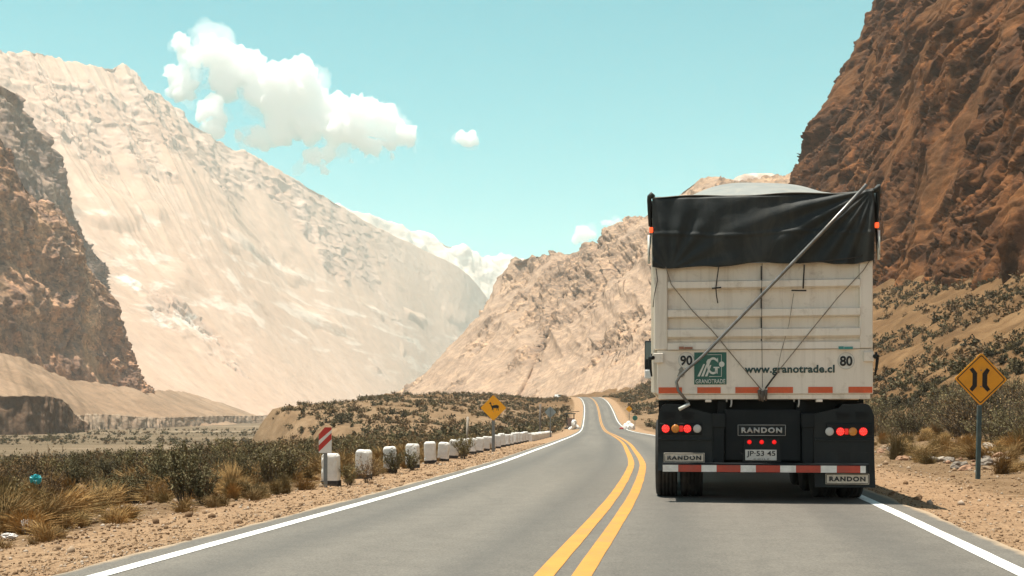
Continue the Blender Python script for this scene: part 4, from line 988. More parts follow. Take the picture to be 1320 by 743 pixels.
# ---- diamond signs
def diamond(h, r=.06):
    P = []
    for k in range(4):
        a0 = math.pi / 2 * k
        c_ = Vector((math.cos(a0), math.sin(a0))) * (h - r * .41 * 2)
        for j in range(5):
            a = a0 + math.pi / 4 * (j - 2) / 2; P.append((c_.x + r * math.cos(a), c_.y + r * math.sin(a)))
    return P
def diamond_sign(name, px, py, half, Y, face, border, symbol, postm, label, back=False, tilt=0.0, pw=.035, up=.12):
    s = Y / F; x = (px - 660) * s; z = gz(x, Y); root = empty(name, (x, Y, z)); put(root, label, 'sign')
    zc = CH - z - (py - HOR) * s; h = half * s
    y0 = .03 if back else -.03; dirn = 1 if back else -1
    po = box('post', -pw, pw, -.03, .03, -.5, zc + (h * .9 if back else -h + up), postm, root, .004)
    fp = empty('face_pivot', (0, 0, 0)); bpy.data.objects.remove(fp)
    P = [(p, q + zc) for p, q in diamond(h, h * .09)]
    bd = prism('board', P, y0 + dirn * .012, y0 + dirn * .002, SIGNBACK if back else face, root)
    if not back:
        if border:
            bm = bmesh.new(); Q0 = diamond(h * .93, h * .07); Q1 = diamond(h * .885, h * .06); n = len(Q0)
            for i in range(n):
                j = (i + 1) % n; add_prism(bm, [(Q0[i][0], Q0[i][1] + zc), (Q0[j][0], Q0[j][1] + zc), (Q1[j][0], Q1[j][1] + zc), (Q1[i][0], Q1[i][1] + zc)], y0 - .0145, y0 - .0125)
            bm_obj('border', bm, BLACKP, bd)
        for poly in symbol:
            prism('symbol', [((a - px) * s, zc - (b_ - py) * s) for a, b_ in poly], y0 - .0155, y0 - .0126, BLACKP, bd)
        for q in (.35, -.3):
            disc('bolt', 0, zc + h * q, y0 - .02, y0 - .0125, .012, GREYPOST, bd, 8)
    root.rotation_euler = (0, R(tilt), 0)
    return root
def c8(pts): return [(1200 + a / 4.125, 440 + b_ / 4.125) for a, b_ in pts]
NARROW = [c8([(188, 152), (205, 141), (229, 170), (229, 241), (205, 269), (190, 256), (205, 234), (205, 174)]), c8([(257, 172), (280, 142), (296, 154), (283, 178), (283, 233), (300, 256), (285, 269), (257, 241)])]
diamond_sign('road_sign', 1260.5, 489, 32.5, 20.3, SIGNO, True, NARROW, TEALPOST, 'amber diamond narrow bridge sign on a dark teal post', tilt=1.2, up=-.02)
def c4(pts): return [(600 + a / 5.077, 480 + b_ / 5.077) for a, b_ in pts]
GUAN = [c4([(155, 206), (158, 200), (162, 198), (163, 193), (166, 198), (169, 203), (170, 214), (175, 220), (188, 216), (204, 214), (214, 217), (219, 223), (221, 233), (219, 234), (217, 228), (216, 236), (218, 251), (214, 251), (212, 238), (208, 236), (207, 251), (204, 251), (203, 234), (192, 236), (184, 234), (183, 250), (180, 250), (179, 236), (176, 250), (173, 250), (173, 233), (168, 225), (164, 212), (163, 207), (158, 209)])]
diamond_sign('road_sign', 636, 526, 15.9, 39.0, SIGNY, False, GUAN, GREYPOST, 'bright orange diamond sign with a black guanaco silhouette', pw=.05)
diamond_sign('road_sign', 709.4, 531.5, 7.2, 84.0, SIGNBACK, False, [], GREYPOST, 'grey bare back of a diamond sign beyond the white wall', back=True)
diamond_sign('road_sign', 811, 527.5, 4.0, 160.0, SIGNY, False, [], GREYPOST, 'tiny orange diamond sign beside the far right edge line', pw=.04)
# small round green sign
Y = 158.0; s = Y / F; x = (818.5 - 660) * s; z = gz(x, Y); rs = empty('round_sign', (x, Y, z)); put(rs, 'tiny round green sign near the far right shoulder', 'sign')
zc = CH - z - (539 - HOR) * s; box('post', -.03, .03, -.02, .03, -.4, zc, GREYPOST, rs); disc('board', 0, zc, -.04, -.022, 3.3 * s, plain('green_sign_face', (.03, .16, .12), .5), rs, 20)
# bare posts
for px, p0, Y, wd, label, mm in ((696, 521, 75.0, .075, 'tall bare dark wooden post behind the far end of the white wall', WOODP), (602, 537.5, 44.0, .05, 'short pale wooden stake in the scrub left of the guanaco sign', plain('pale_wood', (.36, .31, .25), .9, var=.3))):
    s = Y / F; x = (px - 660) * s; z = gz(x, Y); zt = CH - (p0 - HOR) * s
    bm = bmesh.new(); add_tube(bm, [(x, Y, z - .4), (x + .01, Y, (z + zt) / 2), (x + .03, Y, zt)], [wd * 1.1, wd, wd * .9], 7); put(bm_obj('wooden_post', bm, mm), label, 'post')
# ---- roadside shrine and whitewashed stones by the bend
Y = 164.0; s = Y / F; x = (737.5 - 660) * s; z = gz(x, Y); sh = empty('roadside_shrine', (x, Y, z)); put(sh, 'small roadside shrine with a dark flat roof on thin posts', 'shrine')
dkw = plain('dark_shrine_wood', (.05, .055, .05), .8, var=.3)
for a, b_ in ((-.75, .2), (-.75, -.5), (.25, .2), (.25, -.5)): box('post', a - .05, a + .05, b_ - .05, b_ + .05, -.3, 2.05, dkw, sh)
box('roof', -1.0, .45, -.75, .45, 2.06, 2.2, dkw, sh, .02); bm = bmesh.new(); add_prism(bm, [(-.3, 2.3), (1.0, 2.42), (1.0, 2.5), (-.3, 2.38)], -.5, .3); bm_obj('roof', bm, dkw, sh)
box('plinth', -1.1, .4, -.8, .4, -.3, .22, plain('dark_stone_plinth', (.11, .10, .09), .9, var=.3), sh, .04); box('back_panel', -.6, .2, .1, .18, .22, 1.5, plain('faded_pink_panel', (.42, .28, .23), .8, var=.2), sh)
def boulder(name, loc, r, m, seed, squash=.75):
    bm = bmesh.new(); bmesh.ops.create_icosphere(bm, subdivisions=3, radius=1.0)
    P = np.array([v.co[:] for v in bm.verts]); n = fbm(P * .9 + seed * 3.1, 4, .5); 
    fac = 1 + .38 * n
    for v, q in zip(bm.verts, fac): v.co = Vector((v.co.x * q * r, v.co.y * q * r * .85, v.co.z * q * r * squash))
    o = bm_obj(name, bm, m); o.location = loc; o.rotation_euler = (0, 0, seed * 1.7); return o
for i, (px, py, r) in enumerate(((738.5, 541, .42), (741, 546, .55), (735.5, 547, .42), (739.5, 550, .4))):
    Yb = 160 + i * .6; xx = (px - 660) / F * Yb; o = boulder('whitewashed_stone', (xx, Yb - 3, gz(xx, Yb - 3) + (.8 if i == 0 else .1)), r, POSTW, i + 3, .9 if i else 1.3)
    put(o, ('top whitewashed stone stacked in front of the shrine', 'large whitewashed stone low on the right of the shrine', 'small whitewashed stone low on the left of the shrine', 'lowest whitewashed stone in front of the shrine')[i], 'stone', 'white stones at the shrine')
RAGRED = plain('faded_red_cloth', (.35, .06, .05), .9, var=.2)
for i, (px, r) in enumerate(((805.5, .5), (809, .72), (812.5, .5))):
    Yb = 157 - i * .8; xx = (px + 1 - 660) / F * Yb; o = boulder('whitewashed_block', (xx, Yb, gz(xx, Yb) + .25), r, POSTW, i + 9, 1.1)
    put(o, ('left end whitewashed block below the tiny orange sign', 'biggest middle whitewashed block below the tiny orange sign', 'right end whitewashed block beside the tiny green sign')[i], 'stone', 'white blocks on the far right shoulder')
xx = (801.5 - 660) / F * 155; o = boulder('red_bundle', (xx, 155, gz(xx, 155) + .1), .28, RAGRED, 4, .7); put(o, 'small red bundle on the ground left of the white blocks', 'bundle')
# ---- white car far off by the crest
Y = 372.0; x = left_at(Y, 3.0); z = gz(x, Y); car = empty('parked_car', (x, Y, z), R(25)); put(car, 'tiny white car far off beside the crest of the road', 'car')
WCAR = plain('white_car_paint', (.75, .75, .73), .3, var=.05); 
bm = bmesh.new(); add_prism(bm, [(-.85, .35), (.85, .35), (.87, .8), (.8, 1.0), (.62, 1.55), (-.62, 1.55), (-.8, 1.0), (-.87, .8)], -.6, 1.8); add_prism(bm, [(-.84, .35), (.84, .35), (.84, .8), (.74, .98), (-.74, .98), (-.84, .8)], -2.0, -.601); bm_obj('body', bm, WCAR, car)
bm = bmesh.new(); add_prism(bm, [(-.72, 1.02), (.72, 1.02), (.58, 1.48), (-.58, 1.48)], -.612, -.604); bm_obj('windscreen', bm, GLASSDK, car)
for sx in (-1, 1):
    for yy in (-1.3, 1.1):
        bm = bmesh.new(); add_lathe(bm, [(.2, -.1), (.32, -.09), (.33, 0), (.32, .09), (.2, .1)], 16, 'X', (sx * .78, yy, .33)); bm_obj('wheel', bm, RUBBER, car)
    disc('headlight', sx * .6, .72, -2.02, -2.004, .1, CLEAR, car, 12)
# ---- turquoise bag and litter in the scrub
def crumple(name, px, py, Y, r, m, seed, lift=0.0, label=None, cat=None, sq=.8):
    x = (px - 660) / F * Y; z = CH - (py - HOR) / F * Y if lift is None else gz(x, Y) + lift
    bm = bmesh.new(); bmesh.ops.create_icosphere(bm, subdivisions=4, radius=1.0)
    P = np.array([v.co[:] for v in bm.verts]); n = ridged(P * 1.3 + seed, 4, .6)
    for v, q in zip(bm.verts, n): v.co = Vector((v.co.x * r * (.75 + .45 * q), v.co.y * r * .7 * (.75 + .45 * q), v.co.z * r * sq * (.75 + .45 * q)))
    o = bm_obj(name, bm, m); o.location = (x, Y, z); return put(o, label, cat)
crumple('plastic_bag', 46, 618, 20.5, .105, plain('turquoise_plastic', (.03, .36, .40), .4, var=.25, scale=12), 2.0, None, 'crumpled turquoise plastic bag caught on the scrub at far left', 'plastic bag')
crumple('paper_litter', 12, 710, 10.8, .07, plain('white_paper', (.70, .66, .62), .8), 5.0, .04, 'scrap of white litter on the gravel at the bottom left', 'litter', .4)
o = boulder('grey_stone', ((38 - 660) / F * 11.5, 11.5, gz((38 - 660) / F * 11.5, 11.5) + .05), .11, plain('grey_stone', (.34, .31, .28), .9, var=.3), 21, .8); put(o, 'rounded grey stone beside the dry tufts at the bottom left', 'stone')
# ================================================================== PLANTS AND STONES
def leaf_material(name, cols, scale=3.0, rnd=.35):
    m, t, b, l = nodes(name); o = coord(t)
    n = noise_n(t, o, scale, 5, .6); cc = ramp(t, cols, n)
    oi = t.nodes.new('ShaderNodeObjectInfo')
    cc = mixc(t, 1.0, cc, ramp(t, [(0, (1 - rnd,) * 3), (.5, (1, .98, .92)), (1, (1 + rnd, 1 + rnd * .75, 1 + rnd * .35))], oi.outputs['Random']), 'MULTIPLY')
    fine = noise_n(t, o, scale * 14, 3, .6); cc = mixc(t, .8, cc, ramp(t, [(.3, (.55, .55, .55)), (.7, (1.4, 1.35, 1.25))], fine), 'MULTIPLY')
    l.new(cc, b.inputs['Base Color']); b.inputs['Roughness'].default_value = .8; b.inputs['Specular IOR Level'].default_value = .15
    return m
LEAF_G = leaf_material('grey_green_leaves', [(.3, (.105, .096, .052)), (.55, (.18, .157, .082)), (.75, (.29, .235, .13))])
LEAF_D = leaf_material('dark_olive_leaves', [(.3, (.08, .072, .040)), (.55, (.135, .115, .06)), (.75, (.22, .175, .09))])
LEAF_B = leaf_material('dry_brown_leaves', [(.3, (.15, .10, .052)), (.55, (.25, .165, .082)), (.75, (.36, .25, .13))])
STRAW = leaf_material('dry_straw', [(.3, (.20, .125, .05)), (.55, (.31, .20, .085)), (.75, (.40, .28, .13))])
LEAF_S = leaf_material('dark_cushion_leaves', [(.3, (.034, .031, .019)), (.55, (.058, .050, .029)), (.75, (.10, .08, .042))])
STRAW2 = leaf_material('olive_straw', [(.3, (.12, .09, .04)), (.55, (.20, .145, .065)), (.75, (.30, .22, .11))])
TWIG = leaf_material('grey_twigs', [(.3, (.075, .058, .045)), (.6, (.12, .095, .072)), (.8, (.17, .135, .10))])

def strips(P0, P1, w0, w1, rng):
    """narrow blades from P0 to P1"""
    d = P1 - P0; q = np.cross(d, rng.normal(size=d.shape)); q /= np.linalg.norm(q, axis=1)[:, None] + 1e-9
    return np.stack([P0 - q * w0[:, None], P0 + q * w0[:, None], P1 + q * w1[:, None], P1 - q * w1[:, None]], 1)
def quads_obj(name, groups, mats):
    V = np.concatenate([g.reshape(-1, 3) for g, _ in groups]); Fc = np.arange(len(V)).reshape(-1, 4)
    mi = np.concatenate([np.full(len(g), k, dtype=np.int32) for g, k in groups])
    o = mesh_obj(name, V, Fc, mats); o.data.polygons.foreach_set('material_index', mi); return o
def shrub_geo(seed, h, r, nstem, ntwig, nleaf, leaf, up=.6, bare=.25, tw=.004):
    rng = np.random.default_rng(seed)
    a = rng.uniform(0, 2 * np.pi, nstem); lean = rng.uniform(.1, 1, nstem) ** .7; ln = rng.uniform(.65, 1.05, nstem)
    base = np.stack([np.cos(a) * .06 * r, np.sin(a) * .06 * r, np.zeros(nstem) - .05], 1)
    tip = np.stack([np.cos(a) * r * lean * ln, np.sin(a) * r * lean * ln, h * ln * (1 - (1 - up) * lean ** 2)], 1)
    midp = base * .45 + tip * .55 + np.stack([-np.cos(a) * r * .10 * lean, -np.sin(a) * r * .1 * lean, np.full(nstem, h * .03)], 1) + rng.normal(size=(nstem, 3)) * .04 * r
    o1 = np.ones(nstem)
    S1 = strips(base, midp, o1 * tw * 2.4, o1 * tw * 1.6, rng); S2 = strips(midp, tip, o1 * tw * 1.6, o1 * tw * .6, rng)
    k = rng.integers(0, nstem, ntwig); t = rng.uniform(bare, 1, ntwig)[:, None]
    st = np.where(t < .55, base[k] + (midp[k] - base[k]) * t / .55, midp[k] + (tip[k] - midp[k]) * (t - .55) / .45)
    dr = rng.normal(size=(ntwig, 3)); dr[:, 2] = np.abs(dr[:, 2]) * .9 + .25; dr /= np.linalg.norm(dr, axis=1)[:, None]
    dr = dr * .7 + (tip[k] - base[k]) / np.linalg.norm(tip[k] - base[k], axis=1)[:, None] * .6
    en = st + dr * (rng.uniform(.10, .30, ntwig) * r)[:, None]; o2 = np.ones(ntwig)
    S3 = strips(st, en, o2 * tw, o2 * tw * .5, rng)
    j = rng.integers(0, ntwig, nleaf); u = rng.uniform(.1, 1.1, nleaf)[:, None]
    lp = st[j] + (en[j] - st[j]) * u + rng.normal(size=(nleaf, 3)) * leaf * .5
    ld = rng.normal(size=(nleaf, 3)); ld[:, 2] += .5; ld /= np.linalg.norm(ld, axis=1)[:, None]
    sz = leaf * rng.uniform(.5, 1.25, nleaf)
    Lf = strips(lp, lp + ld * sz[:, None], sz * .30, sz * .16, rng)
    return [(np.concatenate([S1, S2, S3]), 0), (Lf, 1)]
def tuft_geo(seed, h, r, n, wdt=.006):
    rng = np.random.default_rng(seed)
    a = rng.uniform(0, 2 * np.pi, n); rr = rng.uniform(0, 1, n) ** .6; ln = h * rng.uniform(.25, 1.15, n)
    b0 = np.stack([np.cos(a) * rr * r * .3, np.sin(a) * rr * r * .3, np.full(n, -.02)], 1)
    lean = rng.normal(size=2) * .25; a2 = a + rng.normal(size=n) * .8; ben = rr * rng.uniform(.3, 1.0, n)
    m1 = b0 + np.stack([np.cos(a2) * ben * r * .35, np.sin(a2) * ben * r * .35, ln * .62], 1)
    t1 = b0 + np.stack([np.cos(a2) * ben * r, np.sin(a2) * ben * r, ln * (1 - .35 * ben)], 1)
    t1[:, :2] += lean * ln[:, None]; m1[:, :2] += lean * ln[:, None] * .45
    o = np.ones(n)
    return [(np.concatenate([strips(b0, m1, o * wdt, o * wdt * .75, rng), strips(m1, t1, o * wdt * .75, o * wdt * .2, rng)]), 0)]

P_SHRUB = []
for k in range(9):
    kind = k % 3; h = (.95, .75, .85)[kind]
    g = shrub_geo(100 + k, h, .62, 26, 240, (2100, 1500, 700)[kind], (.042, .036, .032)[kind], up=(.72, .6, .66)[kind], bare=(.22, .2, .3)[kind])
    o = quads_obj('desert_shrub', g, [TWIG, (LEAF_G, LEAF_D, LEAF_B)[kind]]); P_SHRUB.append(o)
P_TUFT = [quads_obj('grass_tuft', tuft_geo(200 + k, (.30, .46, .36, .24, .40, .52, .3, .38)[k], (.36, .30, .42, .40, .26, .34, .28, .46)[k], (260, 420, 340, 200, 300, 480, 150, 420)[k], .0042), [(STRAW, STRAW, STRAW2)[k % 3]]) for k in range(8)]
P_SLOPE = []
for k in range(5):
    g = shrub_geo(300 + k, .62, .78, 12, 70, 420, .13, up=.35, bare=.1, tw=.01)
    P_SLOPE.append(quads_obj('slope_shrub', g, [TWIG, (LEAF_S, LEAF_S, LEAF_D, LEAF_S, LEAF_D)[k]]))
P_THORN = [quads_obj('thorn_bush', shrub_geo(400 + k, 1.25, 1.05, 34, 420, (1500, 900)[k % 2], .045, up=.62, bare=.18, tw=.005), [TWIG, (LEAF_G, LEAF_B)[k % 2]]) for k in range(4)]
GEO_LOW = [(shrub_geo(500 + k, .6, .62, 6, 22, 60, .20, up=.5, bare=.1, tw=.012), k % 3) for k in range(6)]
GEO_MID = [(shrub_geo(520 + k, .85, .62, 14, 90, 330, .075, up=.6, bare=.2, tw=.007), k % 3) for k in range(6)]
_used = set()
def place(proto, x, y, sc, rz, label, cat, group, sink=.0, sz=None):
    if proto.name in _used: o = proto.copy(); COL.objects.link(o)
    else: o = proto; _used.add(proto.name)
    o.location = (x, y, gz(x, y) - sink); o.rotation_euler = (R(random.uniform(-6, 6)), R(random.uniform(-6, 6)), rz)
    z_ = sz if sz else sc * random.uniform(.85, 1.15); o.scale = (sc, sc, z_)
    return put(o, label, cat, group)
def in_view(x, y, margin=.10): return y > 2 and -.44 - margin < x / y < .44 + margin
def hidden(x, y):     # behind the truck or the road itself
    return y > 15 and .135 < x / y < .30
dens = lambda x, y, s, o: float(fbm(np.array([[x * s, y * s, o]]), 3)[0])
def merged(name, pts, geos, mats, kind='stuff', label=None):
    gs = []
    rng = np.random.default_rng(len(pts))
    for x, y, z, sc in pts:
        g, col = geos[rng.integers(len(geos))]; a = rng.uniform(0, 6.28); ca, sa = math.cos(a) * sc, math.sin(a) * sc
        for q, k in g:
            w_ = np.stack([q[..., 0] * ca - q[..., 1] * sa + x, q[..., 0] * sa + q[..., 1] * ca + y, q[..., 2] * sc * rng.uniform(.8, 1.15) + z], -1)
            gs.append((w_, 0 if k == 0 else 1 + col))
    o = quads_obj(name, gs, mats); return put(o, label, None, None, kind)
SCRUBM = [TWIG, leaf_material('scrub_grey_green', [(.3, (.075, .070, .038)), (.55, (.13, .112, .06)), (.75, (.22, .17, .09))], .5), leaf_material('scrub_dark_olive', [(.3, (.056, .05, .03)), (.55, (.092, .078, .044)), (.75, (.155, .12, .062))], .5), leaf_material('scrub_brown', [(.3, (.13, .087, .048)), (.55, (.20, .135, .072)), (.75, (.30, .21, .115))], .5)]

# ---- scrub left of the road
cand = []
rs = random.Random(3)
tries = 0
while len(cand) < 1700 and tries < 30000:
    tries += 1
    y = 6 + 90 * rs.random() ** 1.25; dl = 2.6 + 16.5 * rs.random(); x = left_at(y, dl)
    if not in_view(x, y, .08): continue
    d = dens(x, y, .16, 1.0) + .35 * sstep(dl, 5, 12) - .6 * (1 - sstep(dl, 2.6, 4.6)) + .25 * (1 if y > 30 else 0)
    if d < .0 + .30 * rs.random(): continue
    sc = (.36 + .66 * rs.random() ** 1.4) * (.75 if dl < 5 else 1.0)
    if any((x - a) ** 2 + (y - b_) ** 2 < (.32 * (sc + s2)) ** 2 for a, b_, s2 in cand[-400:]): continue
    cand.append((x, y, sc))
cand.sort(key=lambda p: p[1])
near, rest = cand[:235], cand[235:]
for x, y, sc in near:
    place(rs.choice(P_SHRUB), x, y, sc, rs.uniform(0, 6.28), 'grey green or brown desert shrub in the near scrub left of the road', 'shrub', 'desert shrubs in the near scrub left of the road', .02)
merged('scrub', [(x, y, gz(x, y) - .02, sc) for x, y, sc in rest], GEO_MID, SCRUBM)
# ---- shrubs that stand out
for px, py, Y, sc, k, label in ((238, 668, 15.4, .80, 0, 'dark green upright shrub alone at the edge of the left gravel'), (262, 672, 15.0, .62, 3, 'smaller green shrub right against the upright dark green one'), (372, 622, 20.5, 1.0, 1, 'broad dark shrub just left of the striped marker board'), (349, 628, 20.0, .95, 4, 'dense olive shrub second to the left of the marker board'),
                                (474, 622, 19.6, .62, 2, 'brownish shrub covering the foot of the second guard post'), (450, 625, 19.2, .45, 6, 'small shrub between the first and second guard posts'), (597, 588, 31.5, .70, 0, 'leafy green shrub in front of the close-set guard posts'), (531, 597, 24.6, .55, 3, 'thin shrub in front of the fourth guard post'), (508, 600, 23.0, .52, 0, 'thin shrub in front of the third guard post')):
    x = (px - 660) / F * Y; place(P_SHRUB[k], x, Y, sc, px * .7, label, 'shrub', None, .02)
# ---- dry tufts: verge left and right, among the posts
tu = []
for _ in range(20000):
    if len(tu) >= 1000: break
    y = 7 + 58 * rs.random() ** 1.5; dl = 2.1 + 15 * rs.random() ** 1.4; x = left_at(y, dl)
    if not in_view(x, y, .06) or dens(x, y, .45, 5.0) < -.02 + .2 * rs.random() - (.3 if 17 < y < 60 and dl < 3.2 else 0): continue
    tu.append((x, y, (.5 + .85 * rs.random()) * (.6 if dl < 3 else 1)))
tu.sort(key=lambda p: p[1])
for x, y, sc in tu[:170]:
    place(rs.choice(P_TUFT), x, y, sc, rs.uniform(0, 6.28), 'golden dry grass tuft on the left roadside between gravel and scrub', 'grass tuft', 'dry grass tufts on the left roadside', .01)
merged('dry_grass', [(x, y, gz(x, y), sc) for x, y, sc in tu[170:]], [(tuft_geo(260 + k, .42, .34, 130, .009), 0) for k in range(4)], [STRAW])
tr_ = []
for _ in range(9000):
    if len(tr_) >= 130: break
    y = 17 + 34 * rs.random(); dr = 3.2 + 12 * rs.random(); x = right_at(y, dr)
    if not in_view(x, y, .10) or x / y < .30 or dens(x, y, .3, 8.0) < -.05 + .3 * rs.random(): continue
    tr_.append((x, y, .5 + .9 * rs.random()))
for x, y, sc in tr_:
    place(rs.choice(P_TUFT), x, y, sc, rs.uniform(0, 6.28), 'straw coloured grass tuft among the stones on the right roadside', 'grass tuft', 'dry grass tufts on the right roadside', .01)
# ---- thorn bushes behind the right sign
tb = []
for _ in range(9000):
    if len(tb) >= 85: break
    y = 27 + 38 * rs.random(); dr = 6.5 + 13 * rs.random(); x = right_at(y, dr)
    if not in_view(x, y, .12) or x / y < .29 or dr < 6 + .05 * y: continue
    if any((x - a) ** 2 + (y - b_) ** 2 < 1.3 for a, b_, _s in tb): continue
    tb.append((x, y, .8 + .85 * rs.random()))
for x, y, sc in tb:
    place(rs.choice(P_THORN), x, y, sc, rs.uniform(0, 6.28), 'tangled grey brown thorn bush in the belt below the right slope', 'bush', 'thorn bushes below the right slope', .03)
# ---- shrubs on the slope at the foot of the cliff
sp = []
for _ in range(60000):
    if len(sp) >= 1500: break
    y = 34 + 300 * rs.random() ** 1.5; dr = 11 + 46 * rs.random(); x = right_at(y, dr)
    if not in_view(x, y, .08): continue
    vis = not (x / y < .30 and x / y > .12)
    if not vis: continue
    band = dens(x * .6 + y * .1, dr * 1.1, .10, 3.0) + .10
    if band < .26 * rs.random() - .05: continue
    sc = .5 + 1.0 * rs.random() ** 1.5
    if any((x - a) ** 2 + (y - b_) ** 2 < (.6 * (sc + s2)) ** 2 for a, b_, s2 in sp): continue
    sp.append((x, y, sc))
sp.sort(key=lambda p: p[1])
for x, y, sc in sp[:255]:
    place(rs.choice(P_SLOPE), x, y, sc, rs.uniform(0, 6.28), 'low dark cushion shrub dotted over the sandy slope below the cliff', 'shrub', 'shrubs on the sandy slope below the cliff', .05)
merged('slope_scrub', [(x, y, gz(x, y) - .05, sc * 1.25) for x, y, sc in sp[255:]], GEO_LOW, SCRUBM)
# ---- far scrub: terrace left of the road, road edges, foot of the ridge, edge of the river bed
fs = []
for _ in range(60000):
    if len(fs) >= 4200: break
    y = 75 + 330 * rs.random() ** 1.2; dl = 3 + 56 * rs.random(); x = left_at(min(y, 560), dl)
    if not in_view(x, y, .05): continue
    if dens(x, y, .055, 6.0) + .3 * (dl < 30) < -.08 + .3 * rs.random() - (.25 if y < 120 else 0): continue
    fs.append((x, y, gz(x, y) - .05, .55 + 1.1 * rs.random() ** 1.6))
for _ in range(5000):
    if len(fs) >= 4700: break
    y = 150 + 260 * rs.random(); dr = 4 + 16 * rs.random() ** 1.3; x = right_at(y, dr)
    if x / y > .128 or dens(x, y, .05, 2.0) < .35 * rs.random() - .05: continue
    fs.append((x, y, gz(x, y) - .05, .6 + 1.5 * rs.random() ** 2))
for _ in range(20000):
    if len(fs) >= 6600: break
    y = 60 + 420 * rs.random() ** 1.6; x = y * (-.46 + .33 * rs.random())
    if float(road_x(min(y, 560))) - HW - x < 30 or dens(x * .5, y, .02, 4.0) < -.15 + .3 * rs.random(): continue
    fs.append((x, y, gz(x, y) - .05, .5 + 1.2 * rs.random() ** 2))
merged('scrub', fs, GEO_LOW, SCRUBM)
# ---- stones: a heap of river stones by the right sign, and loose gravel on both shoulders
STONES = [plain('river_stone_grey', (.22, .185, .15), .9, var=.35, scale=6, bmp=.4), plain('river_stone_tan', (.28, .195, .125), .9, var=.35, scale=6, bmp=.4), plain('river_stone_pale', (.34, .285, .225), .9, var=.3, scale=6, bmp=.4), plain('river_stone_rust', (.33, .19, .115), .9, var=.35, scale=6, bmp=.4)]
SP = [boulder('river_stone', (0, 0, 0), .2, STONES[k % 4], 30 + k, .68) for k in range(10)]
ns = 0
for _ in range(4000):
    if ns >= 190: break
    y = 21.5 + 15 * rs.random(); dr = 3.6 + 8 * rs.random(); x = right_at(y, dr)
    if x / y < .305 or x / y > .52: continue
    w_ = dens(x, y, .3, 4.0) + .25 * math.exp(-((y - 26) / 4) ** 2)
    if w_ < .25 * rs.random(): continue
    p = rs.choice(SP); sc = .25 + .85 * rs.random() ** 2.2
    if p.name in _used: o = p.copy(); COL.objects.link(o)
    else: o = p; _used.add(p.name)
    o.location = (x, y, gz(x, y) + .05 * sc); o.rotation_euler = (rs.uniform(-.4, .4), rs.uniform(-.4, .4), rs.uniform(0, 6.28)); o.scale = (sc * rs.uniform(.8, 1.4), sc, sc * rs.uniform(.7, 1.1))
    put(o, 'rounded river stone strewn around the foot of the narrow bridge sign', 'stone', 'river stones by the narrow bridge sign'); ns += 1
for p in SP:
    if p.name not in _used: bpy.data.objects.remove(p)
def gravel(name, n, side):
    rng = np.random.default_rng(40 + n)
    ico = bmesh.new(); bmesh.ops.create_icosphere(ico, subdivisions=1, radius=1.0); ico.verts.ensure_lookup_table()
    BV = np.array([v.co[:] for v in ico.verts]); BF = np.array([[v.index for v in f.verts] for f in ico.faces]); ico.free()
    y = 6 + 44 * rng.uniform(0, 1, n) ** 2.2
    off = (.38 + 5.5 * rng.uniform(0, 1, n) ** 1.5)
    x = road_x(y) + (HW + off) * side
    ok = np.abs(x / y) < .5; x, y, off = x[ok], y[ok], off[ok]; n = len(x)
    r = .0035 + .013 * rng.uniform(0, 1, n) ** 5 * (1 + .6 * (off > 1.5)) + .035 * (rng.uniform(0, 1, n) > .996)
    z = ground_z(x, y) + r * .25
    V = BV[None] * (1 + .35 * rng.normal(size=(n, len(BV), 1)) * .5) * r[:, None, None] * rng.uniform(.65, 1.35, (n, 1, 3))
    V = V + np.stack([x, y, z], -1)[:, None, :]
    Fc = BF[None] + (np.arange(n) * len(BV))[:, None, None]
    m, t, b, l = nodes('loose_gravel'); g = t.nodes.new('ShaderNodeNewGeometry')
    l.new(ramp(t, [(0, (.13, .08, .045)), (.4, (.22, .14, .08)), (.75, (.29, .20, .125)), (1, (.40, .33, .26))], g.outputs['Random Per Island']), b.inputs['Base Color']); b.inputs['Roughness'].default_value = .95; b.inputs['Specular IOR Level'].default_value = .1
    o = mesh_obj(name, V.reshape(-1, 3), Fc.reshape(-1, 3), m); return put(o, kind='stuff')
gravel('gravel', 42000, -1); gravel('gravel', 26000, 1)
# ================================================================== CLOUDS
def cloud_material(dens, nm='cloud_vapour'):
    m = bpy.data.materials.new(nm); m.use_nodes = True; t = m.node_tree; t.nodes.clear()
    out = t.nodes.new('ShaderNodeOutputMaterial'); v = t.nodes.new('ShaderNodeVolumePrincipled')
    v.inputs['Color'].default_value = (1, 1, 1, 1); v.inputs['Density'].default_value = dens; v.inputs['Anisotropy'].default_value = .0
    t.links.new(v.outputs[0], out.inputs['Volume']); return m
VAP = cloud_material(.028); THIN = cloud_material(.0034, 'thin_cloud_vapour')
def cloud(name, blobs, Y, label, seed, voxel=22.0, rough=1.0):
    o = cloud_mesh(name, blobs, Y, seed, voxel, rough, VAP)
    r2 = random.Random(seed + 50); wisps = [(a + r2.uniform(-.7, .9) * r, b_ + r2.uniform(-.15, .7) * r, r * r2.uniform(.7, 1.05)) for a, b_, r in blobs]
    k = cloud_mesh('veil', wisps, Y, seed + 20, voxel * 1.1, rough * 1.25, THIN); k.parent = o
    return put(o, label, 'cloud')
